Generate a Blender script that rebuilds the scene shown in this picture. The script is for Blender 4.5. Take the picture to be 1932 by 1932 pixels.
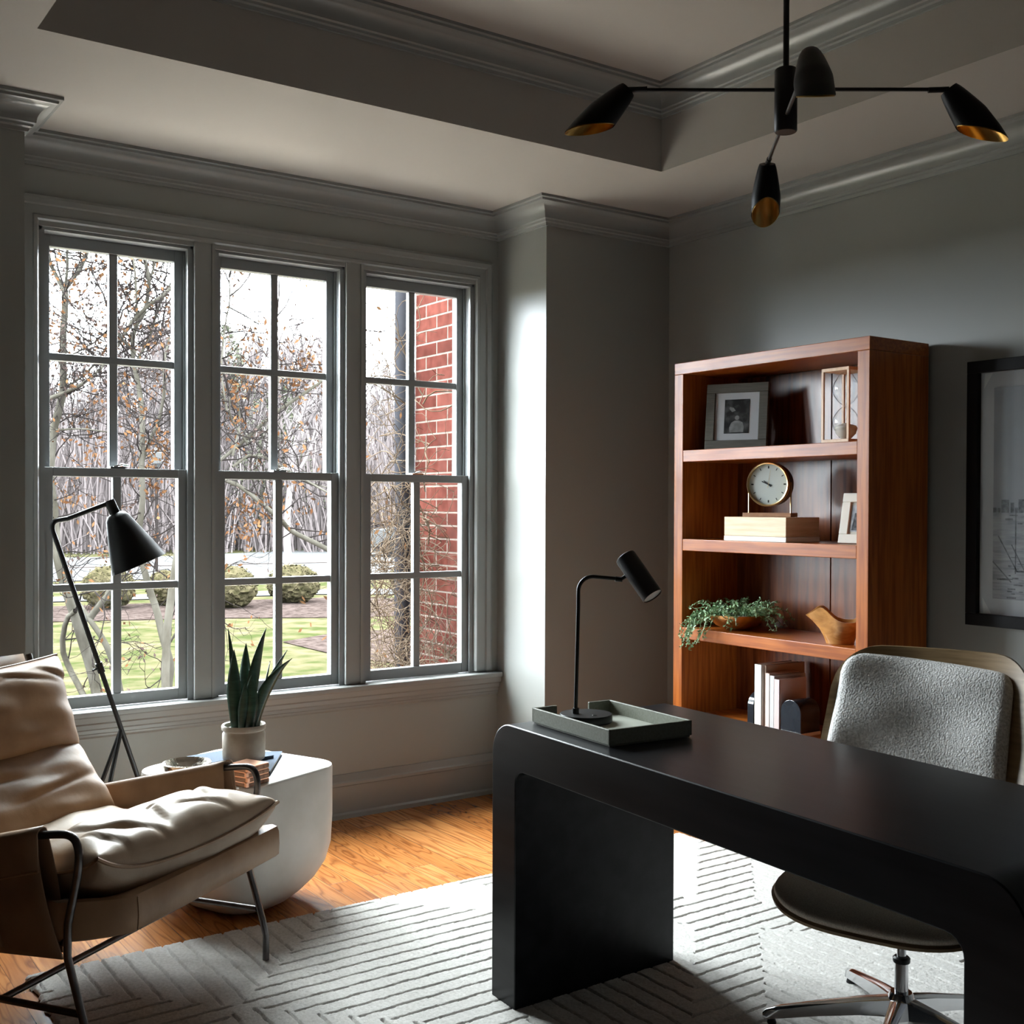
import bpy, math, random
from math import sin, cos, pi, radians, atan2, sqrt
from mathutils import Vector, Matrix

for o in list(bpy.data.objects):
    bpy.data.objects.remove(o)
S = bpy.context.scene
COL = S.collection

# ------------------------------------------------------------------ camera
cam = bpy.data.cameras.new('camera')
camo = bpy.data.objects.new('camera', cam)
COL.objects.link(camo)
_f, _yaw, _pit, _rol = 2150.03, -0.610177, -0.01193, 0.0034133
r_ = Vector((cos(_yaw), sin(_yaw), 0)); f_ = Vector((-sin(_yaw), cos(_yaw), 0)); u_ = Vector((0, 0, 1))
f2 = f_ * cos(_pit) + u_ * sin(_pit); u2 = u_ * cos(_pit) - f_ * sin(_pit)
r3 = r_ * cos(_rol) + u2 * sin(_rol); u3 = u2 * cos(_rol) - r_ * sin(_rol)
M = Matrix(((r3.x, u3.x, -f2.x, 0), (r3.y, u3.y, -f2.y, 0), (r3.z, u3.z, -f2.z, 1.32), (0, 0, 0, 1)))
camo.matrix_world = M
cam.sensor_width = 36
cam.lens = _f / 1932 * 36
cam.shift_y = 14.575 / 1932
cam.clip_start = 0.05
cam.clip_end = 500
S.camera = camo

# ------------------------------------------------------------------ world and light
SKY = 74.0
W = bpy.data.worlds.new('overcast_sky'); S.world = W; W.use_nodes = True
wn = W.node_tree.nodes; wl = W.node_tree.links
bg = wn['Background']; bg.inputs['Strength'].default_value = SKY
tc = wn.new('ShaderNodeTexCoord'); sp = wn.new('ShaderNodeSeparateXYZ'); rp = wn.new('ShaderNodeValToRGB')
wl.new(tc.outputs['Generated'], sp.inputs[0]); wl.new(sp.outputs[2], rp.inputs[0]); wl.new(rp.outputs[0], bg.inputs[0])
rp.color_ramp.elements[0].position = 0.0; rp.color_ramp.elements[0].color = (0.47, 0.50, 0.54, 1)
rp.color_ramp.elements[1].position = 0.75; rp.color_ramp.elements[1].color = (0.92, 0.98, 1.0, 1)
e_ = rp.color_ramp.elements.new(0.22); e_.color = (0.56, 0.60, 0.645, 1)
S.view_settings.view_transform = 'Standard'
S.view_settings.look = 'None'
S.view_settings.gamma = 1
S.view_settings.use_curve_mapping = False
S.view_settings.exposure = 0.1

def portal(name, loc, sx, sy, rot):
    l = bpy.data.lights.new(name, 'AREA'); l.shape = 'RECTANGLE'; l.size = sx; l.size_y = sy
    l.cycles.is_portal = True
    o = bpy.data.objects.new(name, l); COL.objects.link(o); o.location = loc; o.rotation_euler = rot
for k, cx in enumerate((1.239, 1.889, 2.539)):
    portal('sky_portal', (cx, 4.47, 1.44), 0.58, 1.80, (radians(-90), 0, 0))

# ------------------------------------------------------------------ materials
def ramp(nt, fac, stops):
    r = nt.nodes.new('ShaderNodeValToRGB'); e = r.color_ramp.elements
    while len(e) < len(stops): e.new(0.5)
    for k, (p, c) in enumerate(stops):
        e[k].position = p; e[k].color = (c[0], c[1], c[2], 1)
    nt.links.new(fac, r.inputs[0]); return r.outputs[0]

def mat(name, col, rough=.5, metal=0., col2=None, ns=(5, 5, 5), detail=3, bump=0., bs=(200, 200, 200), bdist=.001,
        spec=.5, coat=0., sheen=0., lo=.35, hi=.65, trans=0., coords='Object', bump2=0., bs2=(8, 8, 8), bd2=.01, ior=None, distort=0.):
    m = bpy.data.materials.new(name); m.use_nodes = True; nt = m.node_tree; b = nt.nodes['Principled BSDF']
    b.inputs['Base Color'].default_value = (*col, 1); b.inputs['Roughness'].default_value = rough
    b.inputs['Metallic'].default_value = metal; b.inputs['Specular IOR Level'].default_value = spec
    b.inputs['Coat Weight'].default_value = coat; b.inputs['Sheen Weight'].default_value = sheen
    b.inputs['Transmission Weight'].default_value = trans
    if ior: b.inputs['IOR'].default_value = ior
    t = nt.nodes.new('ShaderNodeTexCoord')
    def noise(sc, det=3, dist=0.):
        mp = nt.nodes.new('ShaderNodeMapping'); mp.inputs['Scale'].default_value = sc
        nt.links.new(t.outputs[coords], mp.inputs[0])
        n = nt.nodes.new('ShaderNodeTexNoise'); n.inputs['Scale'].default_value = 1; n.inputs['Detail'].default_value = det
        n.inputs['Distortion'].default_value = dist
        nt.links.new(mp.outputs[0], n.inputs['Vector']); return n.outputs[0]
    if col2:
        nt.links.new(ramp(nt, noise(ns, detail, distort), [(lo, col), (hi, col2)]), b.inputs['Base Color'])
    prev = None
    for (st, sc, di) in ((bump2, bs2, bd2), (bump, bs, bdist)):
        if st:
            bn = nt.nodes.new('ShaderNodeBump'); bn.inputs['Strength'].default_value = st; bn.inputs['Distance'].default_value = di
            nt.links.new(noise(sc, 3), bn.inputs['Height'])
            if prev: nt.links.new(prev, bn.inputs['Normal'])
            prev = bn.outputs[0]
    if prev: nt.links.new(prev, b.inputs['Normal'])
    return m

MT = {}
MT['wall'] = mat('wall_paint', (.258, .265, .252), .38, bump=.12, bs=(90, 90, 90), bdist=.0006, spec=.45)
MT['wall_dark'] = mat('bounce_cut_paint', (.045, .042, .038), .6)  # dark colour for the unseen walls, put in to cut bounced light
MT['trim'] = mat('trim_paint', (.235, .242, .238), .27, spec=.5)
MT['ceil'] = mat('ceiling_paint', (.355, .335, .31), .65, bump=.1, bs=(90, 90, 90), bdist=.0006, spec=.3)
MT['sash'] = mat('sash_paint', (.185, .195, .20), .30, spec=.5)
MT['black_metal'] = mat('black_metal', (.012, .012, .013), .38, .3, spec=.5)
MT['black_shade'] = mat('black_shade', (.006, .006, .007), .45, .1, spec=.22)
MT['brass_in'] = mat('brass_leaf', (.65, .38, .10), .32, 1., col2=(.80, .52, .18), ns=(40, 40, 6))
MT['brass'] = mat('brass', (.78, .58, .30), .28, 1.)
MT['steel'] = mat('chair_steel', (.09, .085, .085), .34, .9, col2=(.13, .12, .12), ns=(30, 30, 30))
MT['chrome'] = mat('chrome', (.72, .73, .75), .12, 1.)
MT['white_in'] = mat('lamp_inside', (.7, .7, .68), .5)
MT['leather'] = mat('tan_leather', (.26, .152, .082), .46, col2=(.40, .26, .158), ns=(5, 5, 5), detail=5, bump=.25, bs=(260, 260, 260), bdist=.0008, bump2=.3, bs2=(9, 9, 9), bd2=.012, spec=.3)
MT['leather_light'] = mat('pale_leather', (.34, .255, .18), .46, col2=(.45, .35, .26), ns=(5, 5, 5), detail=5, bump=.25, bs=(260, 260, 260), bdist=.0008, bump2=.22, bs2=(9, 9, 9), bd2=.016, spec=.3)
MT['leather_dark'] = mat('saddle_leather', (.23, .138, .078), .5, col2=(.32, .20, .12), ns=(9, 9, 9), detail=5, bump=.35, bs=(300, 300, 300), bdist=.0008)
MT['desk'] = mat('black_wood', (.003, .0035, .0045), .30, col2=(.010, .0105, .012), ns=(22, 2.2, 22), detail=6, bump=.12, bs=(160, 10, 160), bdist=.0006, spec=.2)
MT['concrete'] = mat('white_plaster', (.60, .585, .54), .6, col2=(.68, .665, .63), ns=(7, 7, 7), bump=.2, bs=(120, 120, 120), bdist=.001)
MT['boucle'] = mat('boucle', (.64, .625, .60), .95, col2=(.88, .87, .85), ns=(150, 150, 150), lo=.36, hi=.6, bump=1., bs=(210, 210, 210), bdist=.005, spec=.15, sheen=.3)
MT['seat_fabric'] = mat('taupe_weave', (.66, .58, .47), .9, col2=(.86, .78, .66), ns=(330, 330, 330), bump=.4, bs=(400, 400, 400), bdist=.0012, spec=.2)
MT['ash'] = mat('ash_veneer', (.19, .118, .052), .42, col2=(.29, .195, .095), ns=(6, 6, 90), detail=4, spec=.5)
MT['ceramic'] = mat('stoneware', (.27, .235, .19), .5, col2=(.38, .34, .285), ns=(16, 16, 16), bump=.15, bs=(90, 90, 90), bdist=.001)
MT['soil'] = mat('potting_mix', (.05, .045, .04), .95, col2=(.35, .34, .32), ns=(150, 150, 150), bump=1., bs=(120, 120, 120), bdist=.006)
MT['snake'] = mat('snake_leaf', (.008, .030, .018), .33, col2=(.022, .060, .036), ns=(14, 14, 70), detail=4, lo=.4, hi=.62, spec=.5)
MT['bookblue'] = mat('slate_cloth', (.050, .070, .10), .85, spec=.12, col2=(.07, .092, .13), ns=(300, 300, 300), bump=.2, bs=(500, 500, 500))
MT['paper'] = mat('page_paper', (.62, .58, .50), .8, col2=(.50, .46, .39), ns=(3, 3, 500))
MT['silver'] = mat('antique_silver', (.62, .57, .50), .22, 1., bump=.8, bs=(60, 60, 60), bdist=.004)
MT['walnut'] = mat('light_walnut', (.26, .12, .06), .4, col2=(.44, .25, .15), ns=(90, 12, 12), spec=.5)
MT['copper'] = mat('copper', (.75, .42, .28), .3, 1.)
MT['sage'] = mat('sage_lacquer', (.21, .22, .17), .5, col2=(.26, .27, .215), ns=(160, 160, 160), bump=.25, bs=(250, 250, 250), bdist=.001)
MT['sage_in'] = mat('sage_linen', (.44, .46, .39), .6)
MT['oakbox'] = mat('natural_oak', (.50, .34, .20), .5, col2=(.64, .47, .31), ns=(8, 5, 60), detail=5, bump=.1, bs=(10, 10, 160))
MT['ply'] = mat('pale_ply', (.56, .36, .22), .5, col2=(.66, .46, .31), ns=(60, 60, 5))
MT['fruit'] = mat('fruitwood', (.30, .125, .03), .32, col2=(.48, .235, .07), ns=(12, 12, 26), detail=5, distort=1.5, spec=.5)
MT['frame_grey'] = mat('grey_wood_frame', (.055, .052, .040), .6, col2=(.085, .080, .064), ns=(12, 12, 220), bump=.5, bs=(14, 14, 260), bdist=.001)
MT['white_frame'] = mat('ivory_frame', (.66, .63, .56), .5)
MT['mat_board'] = mat('mat_board', (.47, .47, .49), .85)
MT['photo_dark'] = mat('photo_print', (.010, .010, .011), .35, col2=(.12, .12, .12), ns=(26, 26, 26), detail=6, lo=.42, hi=.75)
MT['photo_grey'] = mat('photo_grey', (.17, .17, .17), .4, col2=(.26, .26, .26), ns=(50, 50, 50))
MT['photo_lt'] = mat('photo_light', (.30, .34, .40), .4, col2=(.60, .62, .65), ns=(40, 40, 40))
MT['photo_ink'] = mat('photo_ink', (.03, .03, .035), .4, col2=(.16, .16, .18), ns=(60, 60, 60))
MT['harbor_sky'] = mat('harbor_print', (.22, .22, .24), .35, col2=(.30, .30, .325), ns=(2, 2, 2))
MT['harbor_water'] = mat('harbor_water', (.20, .20, .22), .35, col2=(.34, .34, .36), ns=(4, 12, 90))
MT['blackframe'] = mat('black_frame', (.004, .004, .005), .45, spec=.2)
MT['paper_corner'] = mat('corner_mount', (.62, .62, .60), .6)
MT['clockface'] = mat('clock_face', (.56, .60, .58), .35)
MT['ink'] = mat('ink', (.012, .012, .012), .5)
MT['sand'] = mat('sand', (.62, .60, .55), .9)
MT['bowlplant'] = mat('trailing_leaf', (.09, .20, .08), .4, col2=(.30, .42, .24), ns=(60, 60, 60))
MT['marble_black'] = mat('black_marble', (.012, .014, .018), .12, col2=(.02, .024, .03), ns=(9, 9, 9), spec=.6)
MT['marble_white'] = mat('white_marble', (.62, .61, .58), .3)
MT['bkwhite'] = mat('ivory_cloth', (.66, .65, .59), .7)
MT['bktan'] = mat('tan_cloth', (.40, .29, .21), .7)
MT['bkpink'] = mat('blush_cloth', (.60, .47, .42), .7)
MT['bkgrey'] = mat('pearl_grey_cloth', (.42, .41, .41), .7)
MT['bkmauve'] = mat('mauve_cloth', (.46, .38, .37), .7)

def wood_mat(name, c1, c2, c3, rough, grain=(60, 60, 3), spec=.5, coat=0.):
    m = mat(name, c1, rough, col2=c2, ns=(3, 3, .8), spec=spec, coat=coat)
    nt = m.node_tree; b = nt.nodes['Principled BSDF']
    base = b.inputs['Base Color'].links[0].from_socket
    t = nt.nodes.new('ShaderNodeTexCoord'); mp = nt.nodes.new('ShaderNodeMapping'); mp.inputs['Scale'].default_value = grain
    n = nt.nodes.new('ShaderNodeTexNoise'); n.inputs['Scale'].default_value = 1; n.inputs['Detail'].default_value = 6
    nt.links.new(t.outputs['Object'], mp.inputs[0]); nt.links.new(mp.outputs[0], n.inputs['Vector'])
    g = ramp(nt, n.outputs[0], [(.38, c3), (.6, (1, 1, 1))])
    mx = nt.nodes.new('ShaderNodeMix'); mx.data_type = 'RGBA'; mx.blend_type = 'MULTIPLY'; mx.inputs[0].default_value = .8
    nt.links.new(base, mx.inputs[6]); nt.links.new(g, mx.inputs[7]); nt.links.new(mx.outputs[2], b.inputs['Base Color'])
    bn = nt.nodes.new('ShaderNodeBump'); bn.inputs['Strength'].default_value = .1; bn.inputs['Distance'].default_value = .001
    nt.links.new(n.outputs[0], bn.inputs['Height']); nt.links.new(bn.outputs[0], b.inputs['Normal'])
    return m
MT['cherry'] = wood_mat('cherry_wood_upright', (.29, .072, .011), (.42, .128, .022), (.55, .45, .4), .28, (70, 70, 4), spec=.36)
MT['cherry_h'] = wood_mat('cherry_wood_level', (.29, .072, .011), (.42, .128, .022), (.55, .45, .4), .28, (70, 4, 70), spec=.36)
MT['cherry_back'] = wood_mat('cherry_back_board', (.15, .042, .014), (.24, .070, .022), (.35, .3, .3), .25, (70, 40, 3))

def floor_mat():
    m = bpy.data.materials.new('oak_floor'); m.use_nodes = True; nt = m.node_tree; b = nt.nodes['Principled BSDF']; L = nt.links
    t = nt.nodes.new('ShaderNodeTexCoord'); sp = nt.nodes.new('ShaderNodeSeparateXYZ'); L.new(t.outputs['Object'], sp.inputs[0])
    cb = nt.nodes.new('ShaderNodeCombineXYZ'); L.new(sp.outputs[1], cb.inputs[0]); L.new(sp.outputs[0], cb.inputs[1])
    br = nt.nodes.new('ShaderNodeTexBrick'); L.new(cb.outputs[0], br.inputs['Vector'])
    br.inputs['Scale'].default_value = 1; br.inputs['Brick Width'].default_value = .9; br.inputs['Row Height'].default_value = .083
    br.inputs['Mortar Size'].default_value = .0012; br.inputs['Mortar Smooth'].default_value = .2; br.offset = .37; br.offset_frequency = 2
    br.inputs['Color1'].default_value = (0, 0, 0, 1); br.inputs['Color2'].default_value = (1, 1, 1, 1); br.inputs['Mortar'].default_value = (.5, .5, .5, 1)
    # per-plank value offsets the grain
    vm = nt.nodes.new('ShaderNodeVectorMath'); vm.operation = 'MULTIPLY_ADD'
    L.new(br.outputs['Color'], vm.inputs[0]); vm.inputs[1].default_value = (7, 11, 3); L.new(t.outputs['Object'], vm.inputs[2])
    mp = nt.nodes.new('ShaderNodeMapping'); mp.inputs['Scale'].default_value = (8, 1.0, 1); L.new(vm.outputs[0], mp.inputs[0])
    n = nt.nodes.new('ShaderNodeTexNoise'); n.inputs['Scale'].default_value = 1.; n.inputs['Detail'].default_value = 2; n.inputs['Distortion'].default_value = .5
    L.new(mp.outputs[0], n.inputs['Vector'])
    ml = nt.nodes.new('ShaderNodeMath'); ml.operation = 'MULTIPLY'; ml.inputs[1].default_value = 17; L.new(n.outputs[0], ml.inputs[0])
    fr = nt.nodes.new('ShaderNodeMath'); fr.operation = 'FRACT'; L.new(ml.outputs[0], fr.inputs[0])
    rings = ramp(nt, fr.outputs[0], [(0., (.42, .30, .22)), (.22, (.92, .88, .84)), (.75, (1, 1, 1)), (1., (.50, .38, .30))])
    n2 = nt.nodes.new('ShaderNodeTexNoise'); mp2 = nt.nodes.new('ShaderNodeMapping'); mp2.inputs['Scale'].default_value = (160, 7, 1)
    L.new(vm.outputs[0], mp2.inputs[0]); L.new(mp2.outputs[0], n2.inputs['Vector']); n2.inputs['Scale'].default_value = 1; n2.inputs['Detail'].default_value = 4
    fine = ramp(nt, n2.outputs[0], [(.3, (.78, .70, .64)), (.6, (1, 1, 1))])
    tone = ramp(nt, br.outputs['Color'], [(0., (.36, .135, .036)), (.5, (.46, .185, .050)), (1., (.54, .24, .080))])
    def mul(a, c, f=1.):
        x = nt.nodes.new('ShaderNodeMix'); x.data_type = 'RGBA'; x.blend_type = 'MULTIPLY'; x.inputs[0].default_value = f
        L.new(a, x.inputs[6]); L.new(c, x.inputs[7]); return x.outputs[2]
    gap = ramp(nt, br.outputs['Fac'], [(0., (1, 1, 1)), (1., (.35, .3, .28))])
    L.new(mul(mul(mul(tone, rings, .8), fine, .8), gap), b.inputs['Base Color'])
    b.inputs['Roughness'].default_value = .24
    bn = nt.nodes.new('ShaderNodeBump'); bn.inputs['Strength'].default_value = .25; bn.inputs['Distance'].default_value = .001; bn.invert = True
    L.new(br.outputs['Fac'], bn.inputs['Height']); L.new(bn.outputs[0], b.inputs['Normal'])
    return m
MT['floor'] = floor_mat()

def brick_mat():
    m = bpy.data.materials.new('red_brick'); m.use_nodes = True; nt = m.node_tree; b = nt.nodes['Principled BSDF']; L = nt.links
    t = nt.nodes.new('ShaderNodeTexCoord'); sp = nt.nodes.new('ShaderNodeSeparateXYZ'); L.new(t.outputs['Object'], sp.inputs[0])
    ad = nt.nodes.new('ShaderNodeMath'); L.new(sp.outputs[0], ad.inputs[0]); L.new(sp.outputs[1], ad.inputs[1])
    cb = nt.nodes.new('ShaderNodeCombineXYZ'); L.new(ad.outputs[0], cb.inputs[0]); L.new(sp.outputs[2], cb.inputs[1])
    br = nt.nodes.new('ShaderNodeTexBrick'); L.new(cb.outputs[0], br.inputs['Vector'])
    br.inputs['Scale'].default_value = 1; br.inputs['Brick Width'].default_value = .213; br.inputs['Row Height'].default_value = .0677
    br.inputs['Mortar Size'].default_value = .0055; br.inputs['Mortar Smooth'].default_value = .3
    br.inputs['Color1'].default_value = (.028, .0088, .0070, 1); br.inputs['Color2'].default_value = (.044, .0142, .0110, 1); br.inputs['Mortar'].default_value = (.074, .058, .050, 1)
    n = nt.nodes.new('ShaderNodeTexNoise'); n.inputs['Scale'].default_value = 22; n.inputs['Detail'].default_value = 5; L.new(t.outputs['Object'], n.inputs['Vector'])
    x = nt.nodes.new('ShaderNodeMix'); x.data_type = 'RGBA'; x.blend_type = 'MULTIPLY'; x.inputs[0].default_value = .7
    L.new(br.outputs[0], x.inputs[6]); L.new(ramp(nt, n.outputs[0], [(.3, (.6, .6, .6)), (.7, (1.3, 1.3, 1.3))]), x.inputs[7]); L.new(x.outputs[2], b.inputs['Base Color'])
    b.inputs['Roughness'].default_value = .9; b.inputs['Specular IOR Level'].default_value = 0
    bn = nt.nodes.new('ShaderNodeBump'); bn.inputs['Strength'].default_value = .7; bn.inputs['Distance'].default_value = .006; bn.invert = True
    L.new(br.outputs['Fac'], bn.inputs['Height']); L.new(bn.outputs[0], b.inputs['Normal'])
    return m
MT['brick'] = brick_mat()

def glass_mat(name, tint=(.97, .985, .98), k=.9):
    m = bpy.data.materials.new(name); m.use_nodes = True; nt = m.node_tree; nt.nodes.clear()
    o = nt.nodes.new('ShaderNodeOutputMaterial'); t = nt.nodes.new('ShaderNodeBsdfTransparent'); g = nt.nodes.new('ShaderNodeBsdfGlossy')
    fr = nt.nodes.new('ShaderNodeFresnel'); fr.inputs[0].default_value = 1.45; x = nt.nodes.new('ShaderNodeMixShader')
    ml = nt.nodes.new('ShaderNodeMath'); ml.operation = 'MULTIPLY'; ml.inputs[1].default_value = k
    t.inputs[0].default_value = (*tint, 1); g.inputs['Roughness'].default_value = .02
    ge = nt.nodes.new('ShaderNodeNewGeometry'); fb = nt.nodes.new('ShaderNodeMath'); fb.operation = 'SUBTRACT'; fb.inputs[0].default_value = 1; nt.links.new(ge.outputs['Backfacing'], fb.inputs[1]); f1 = nt.nodes.new('ShaderNodeMath'); f1.operation = 'MULTIPLY'; nt.links.new(fr.outputs[0], f1.inputs[0]); nt.links.new(fb.outputs[0], f1.inputs[1])
    nt.links.new(f1.outputs[0], ml.inputs[0]); nt.links.new(ml.outputs[0], x.inputs[0]); nt.links.new(t.outputs[0], x.inputs[1]); nt.links.new(g.outputs[0], x.inputs[2]); nt.links.new(x.outputs[0], o.inputs[0])
    return m
MT['glass'] = glass_mat('window_glass')
MT['clearglass'] = glass_mat('picture_glass', (.97, .98, .98), .8)
MT['bulbglass'] = glass_mat('blown_glass', (.975, .98, .98), 1.5)
_nt = MT['bulbglass'].node_tree; _lw = _nt.nodes.new('ShaderNodeLayerWeight'); _lw.inputs[0].default_value = .35
_t = [n for n in _nt.nodes if n.type == 'BSDF_TRANSPARENT'][0]
_nt.links.new(ramp(_nt, _lw.outputs['Facing'], [(.45, (.97, .98, .98)), (.85, (.25, .28, .30))]), _t.inputs[0])
def outdoor(name, col, rough=.95, col2=None, k=1., **kw):
    kw['spec'] = kw.get('spec', 0.)
    return mat(name, tuple(c * k for c in col), rough, col2=tuple(c * k for c in col2) if col2 else None, **kw)
Q = .138
MT['grass'] = outdoor('lawn_grass', (.062, .076, .028), col2=(.165, .135, .085), ns=(2.6, 2.6, 1), detail=12, lo=.36, hi=.66, bump=.4, bs=(30, 30, 30), bdist=.03, k=Q)
MT['litter'] = outdoor('leaf_litter', (.13, .12, .065), col2=(.16, .13, .10), ns=(9, 9, 1), detail=8, k=Q)
MT['mulch'] = outdoor('mulch', (.055, .040, .036), col2=(.13, .098, .09), ns=(9, 9, 1), detail=8, bump=.6, bs=(20, 20, 20), bdist=.05, k=Q)
MT['paving'] = outdoor('pale_paving', (.15, .15, .155), col2=(.17, .17, .175), ns=(1, 1, 1), k=Q)
MT['bush'] = outdoor('boxwood', (.075, .068, .034), col2=(.15, .125, .075), ns=(9, 9, 9), detail=6, k=Q)
MT['bark'] = outdoor('grey_bark', (.10, .090, .070), col2=(.21, .195, .165), ns=(7, 7, 3), detail=5, bump=.6, bs=(30, 30, 12), bdist=.01, k=Q)
MT['twig'] = outdoor('twig', (.05, .042, .040), k=Q)
MT['drybranch'] = outdoor('tan_vine', (.26, .18, .12), col2=(.42, .32, .24), ns=(8, 8, 8), k=Q)
MT['leafdry'] = outdoor('dry_leaf', (.20, .085, .040), col2=(.30, .16, .08), ns=(6, 6, 6), k=Q)
MT['leafgrey'] = outdoor('faded_leaf', (.14, .10, .09), k=Q)
MT['farwood'] = outdoor('haze_tint_twigs', (.29, .245, .245), k=Q)  # distance haze is put into this pale colour
MT['fartree2'] = outdoor('pale_bark_haze_tint', (.34, .295, .295), k=Q)  # pale bark; on the far trees the colour carries the haze
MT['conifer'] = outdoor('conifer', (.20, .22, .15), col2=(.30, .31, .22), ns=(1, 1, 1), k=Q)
MT['carwhite'] = outdoor('car_paint', (.17, .175, .18), .5, k=Q)
MT['cardark'] = outdoor('car_glass', (.03, .032, .035), .5, k=Q)
MT['pipe'] = outdoor('downspout_paint', (.10, .10, .115), .7, k=Q)
MT['lampwhite'] = outdoor('street_lamp_glass', (.2, .2, .2), .5, k=Q)

# ------------------------------------------------------------------ mesh helpers
class MB:
    def __init__(s): s.v = []; s.f = []
    def add(s, vs, fs):
        n = len(s.v); s.v += [tuple(v) for v in vs]; s.f += [tuple(i + n for i in f) for f in fs]; return s
    def box(s, x0, x1, y0, y1, z0, z1, mtx=None):
        vs = [Vector((x, y, z)) for x in (x0, x1) for y in (y0, y1) for z in (z0, z1)]
        if mtx: vs = [mtx @ v for v in vs]
        return s.add(vs, [(0, 1, 3, 2), (4, 6, 7, 5), (0, 4, 5, 1), (2, 3, 7, 6), (0, 2, 6, 4), (1, 5, 7, 3)])
    def tube(s, pts, rad, n=10, caps=True, flat=None):
        pts = [Vector(p) for p in pts]; m = len(pts)
        rad = rad if isinstance(rad, (list, tuple)) else [rad] * m
        up = None; rings = []
        for i, p in enumerate(pts):
            d = (pts[min(i + 1, m - 1)] - pts[max(i - 1, 0)]).normalized()
            if up is None:
                up = Vector((0, 0, 1)) if abs(d.z) < .9 else Vector((1, 0, 0))
            a = d.cross(up)
            if a.length < 1e-6: a = d.cross(Vector((0, 1, 0)))
            a.normalize(); up = a.cross(d).normalized()
            rings.append([p + (a * cos(2 * pi * k / n) + up * sin(2 * pi * k / n)) * rad[i] for k in range(n)])
        vs = [v for r in rings for v in r]
        fs = [(i * n + k, i * n + (k + 1) % n, (i + 1) * n + (k + 1) % n, (i + 1) * n + k) for i in range(m - 1) for k in range(n)]
        if caps: fs += [tuple(range(n))[::-1], tuple((m - 1) * n + k for k in range(n))]
        return s.add(vs, fs)
    def lathe(s, prof, n=32, mtx=None, cap0=True, cap1=True):
        vs = []; m = len(prof)
        for (r, z) in prof:
            for k in range(n):
                v = Vector((r * cos(2 * pi * k / n), r * sin(2 * pi * k / n), z)); vs.append(mtx @ v if mtx else v)
        fs = [(i * n + k, i * n + (k + 1) % n, (i + 1) * n + (k + 1) % n, (i + 1) * n + k) for i in range(m - 1) for k in range(n)]
        if cap0: fs.append(tuple(range(n))[::-1])
        if cap1: fs.append(tuple((m - 1) * n + k for k in range(n)))
        return s.add(vs, fs)
    def loft(s, loops, cap=True):
        n = len(loops[0]); m = len(loops); vs = [v for l in loops for v in l]
        fs = [(i * n + k, i * n + (k + 1) % n, (i + 1) * n + (k + 1) % n, (i + 1) * n + k) for i in range(m - 1) for k in range(n)]
        if cap: fs += [tuple(range(n))[::-1], tuple((m - 1) * n + k for k in range(n))]
        return s.add(vs, fs)
    def grid(s, fn, nu, nv, close=False):
        vs = [fn(i / nu, j / nv) for i in range(nu + 1) for j in range(nv + 1)]
        fs = [(i * (nv + 1) + j, (i + 1) * (nv + 1) + j, (i + 1) * (nv + 1) + j + 1, i * (nv + 1) + j + 1) for i in range(nu) for j in range(nv)]
        return s.add(vs, fs)
    def build(s, name, m, parent=None, smooth=False, bevel=0., angle=40, merge=False, segs=2):
        me = bpy.data.meshes.new(name); me.from_pydata(s.v, [], s.f)
        if merge:
            import bmesh
            bm = bmesh.new(); bm.from_mesh(me); bmesh.ops.remove_doubles(bm, verts=bm.verts, dist=1e-5); bmesh.ops.recalc_face_normals(bm, faces=bm.faces); bm.to_mesh(me); bm.free()
        me.validate(); me.update()
        me.materials.append(MT[m] if isinstance(m, str) else m)
        if smooth:
            me.polygons.foreach_set('use_smooth', [True] * len(me.polygons))
            if angle < 180: me.set_sharp_from_angle(angle=radians(angle))
        o = bpy.data.objects.new(name, me); COL.objects.link(o)
        if parent: o.parent = parent
        if bevel:
            b = o.modifiers.new('bevel', 'BEVEL'); b.width = bevel; b.segments = segs; b.limit_method = 'ANGLE'; b.angle_limit = radians(50)
        return o

def fixn(o):
    import bmesh
    bm = bmesh.new(); bm.from_mesh(o.data); bmesh.ops.recalc_face_normals(bm, faces=bm.faces); bm.to_mesh(o.data); bm.free(); return o
def tag(o, label, cat, group=None, kind=None):
    if label: o['label'] = label
    if cat: o['category'] = cat
    if group: o['group'] = group
    if kind: o['kind'] = kind
    return o
def struct(o, label=None): o['kind'] = 'structure'; 
def thing(name, label, cat, loc=(0, 0, 0), rz=0, group=None):
    o = bpy.data.objects.new(name, None); COL.objects.link(o); o.location = loc; o.rotation_euler = (0, 0, rz); o.empty_display_size = .1
    return tag(o, label, cat, group)
def st(name, mb, m, parent=None, label=None, cat=None, **k):
    o = mb.build(name, m, parent, **k)
    if not parent:
        o['kind'] = 'structure'; o['label'] = label or name.replace('_', ' '); o['category'] = cat or name.split('_')[0]
    return o
def rot_to(d, up=Vector((0, 0, 1))):
    return Vector(d).normalized().to_track_quat('Z', 'Y').to_matrix().to_4x4()
def arc(cx, cy, r, a0, a1, n):
    return [(cx + r * cos(radians(a0 + (a1 - a0) * k / n)), cy + r * sin(radians(a0 + (a1 - a0) * k / n))) for k in range(n + 1)]
def smooth_path(P, it=2):
    P = [Vector(p) for p in P]
    for _ in range(it):
        Q = [P[0]]
        for a, b in zip(P[:-1], P[1:]): Q += [a * .75 + b * .25, a * .25 + b * .75]
        Q.append(P[-1]); P = Q
    return P

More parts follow.
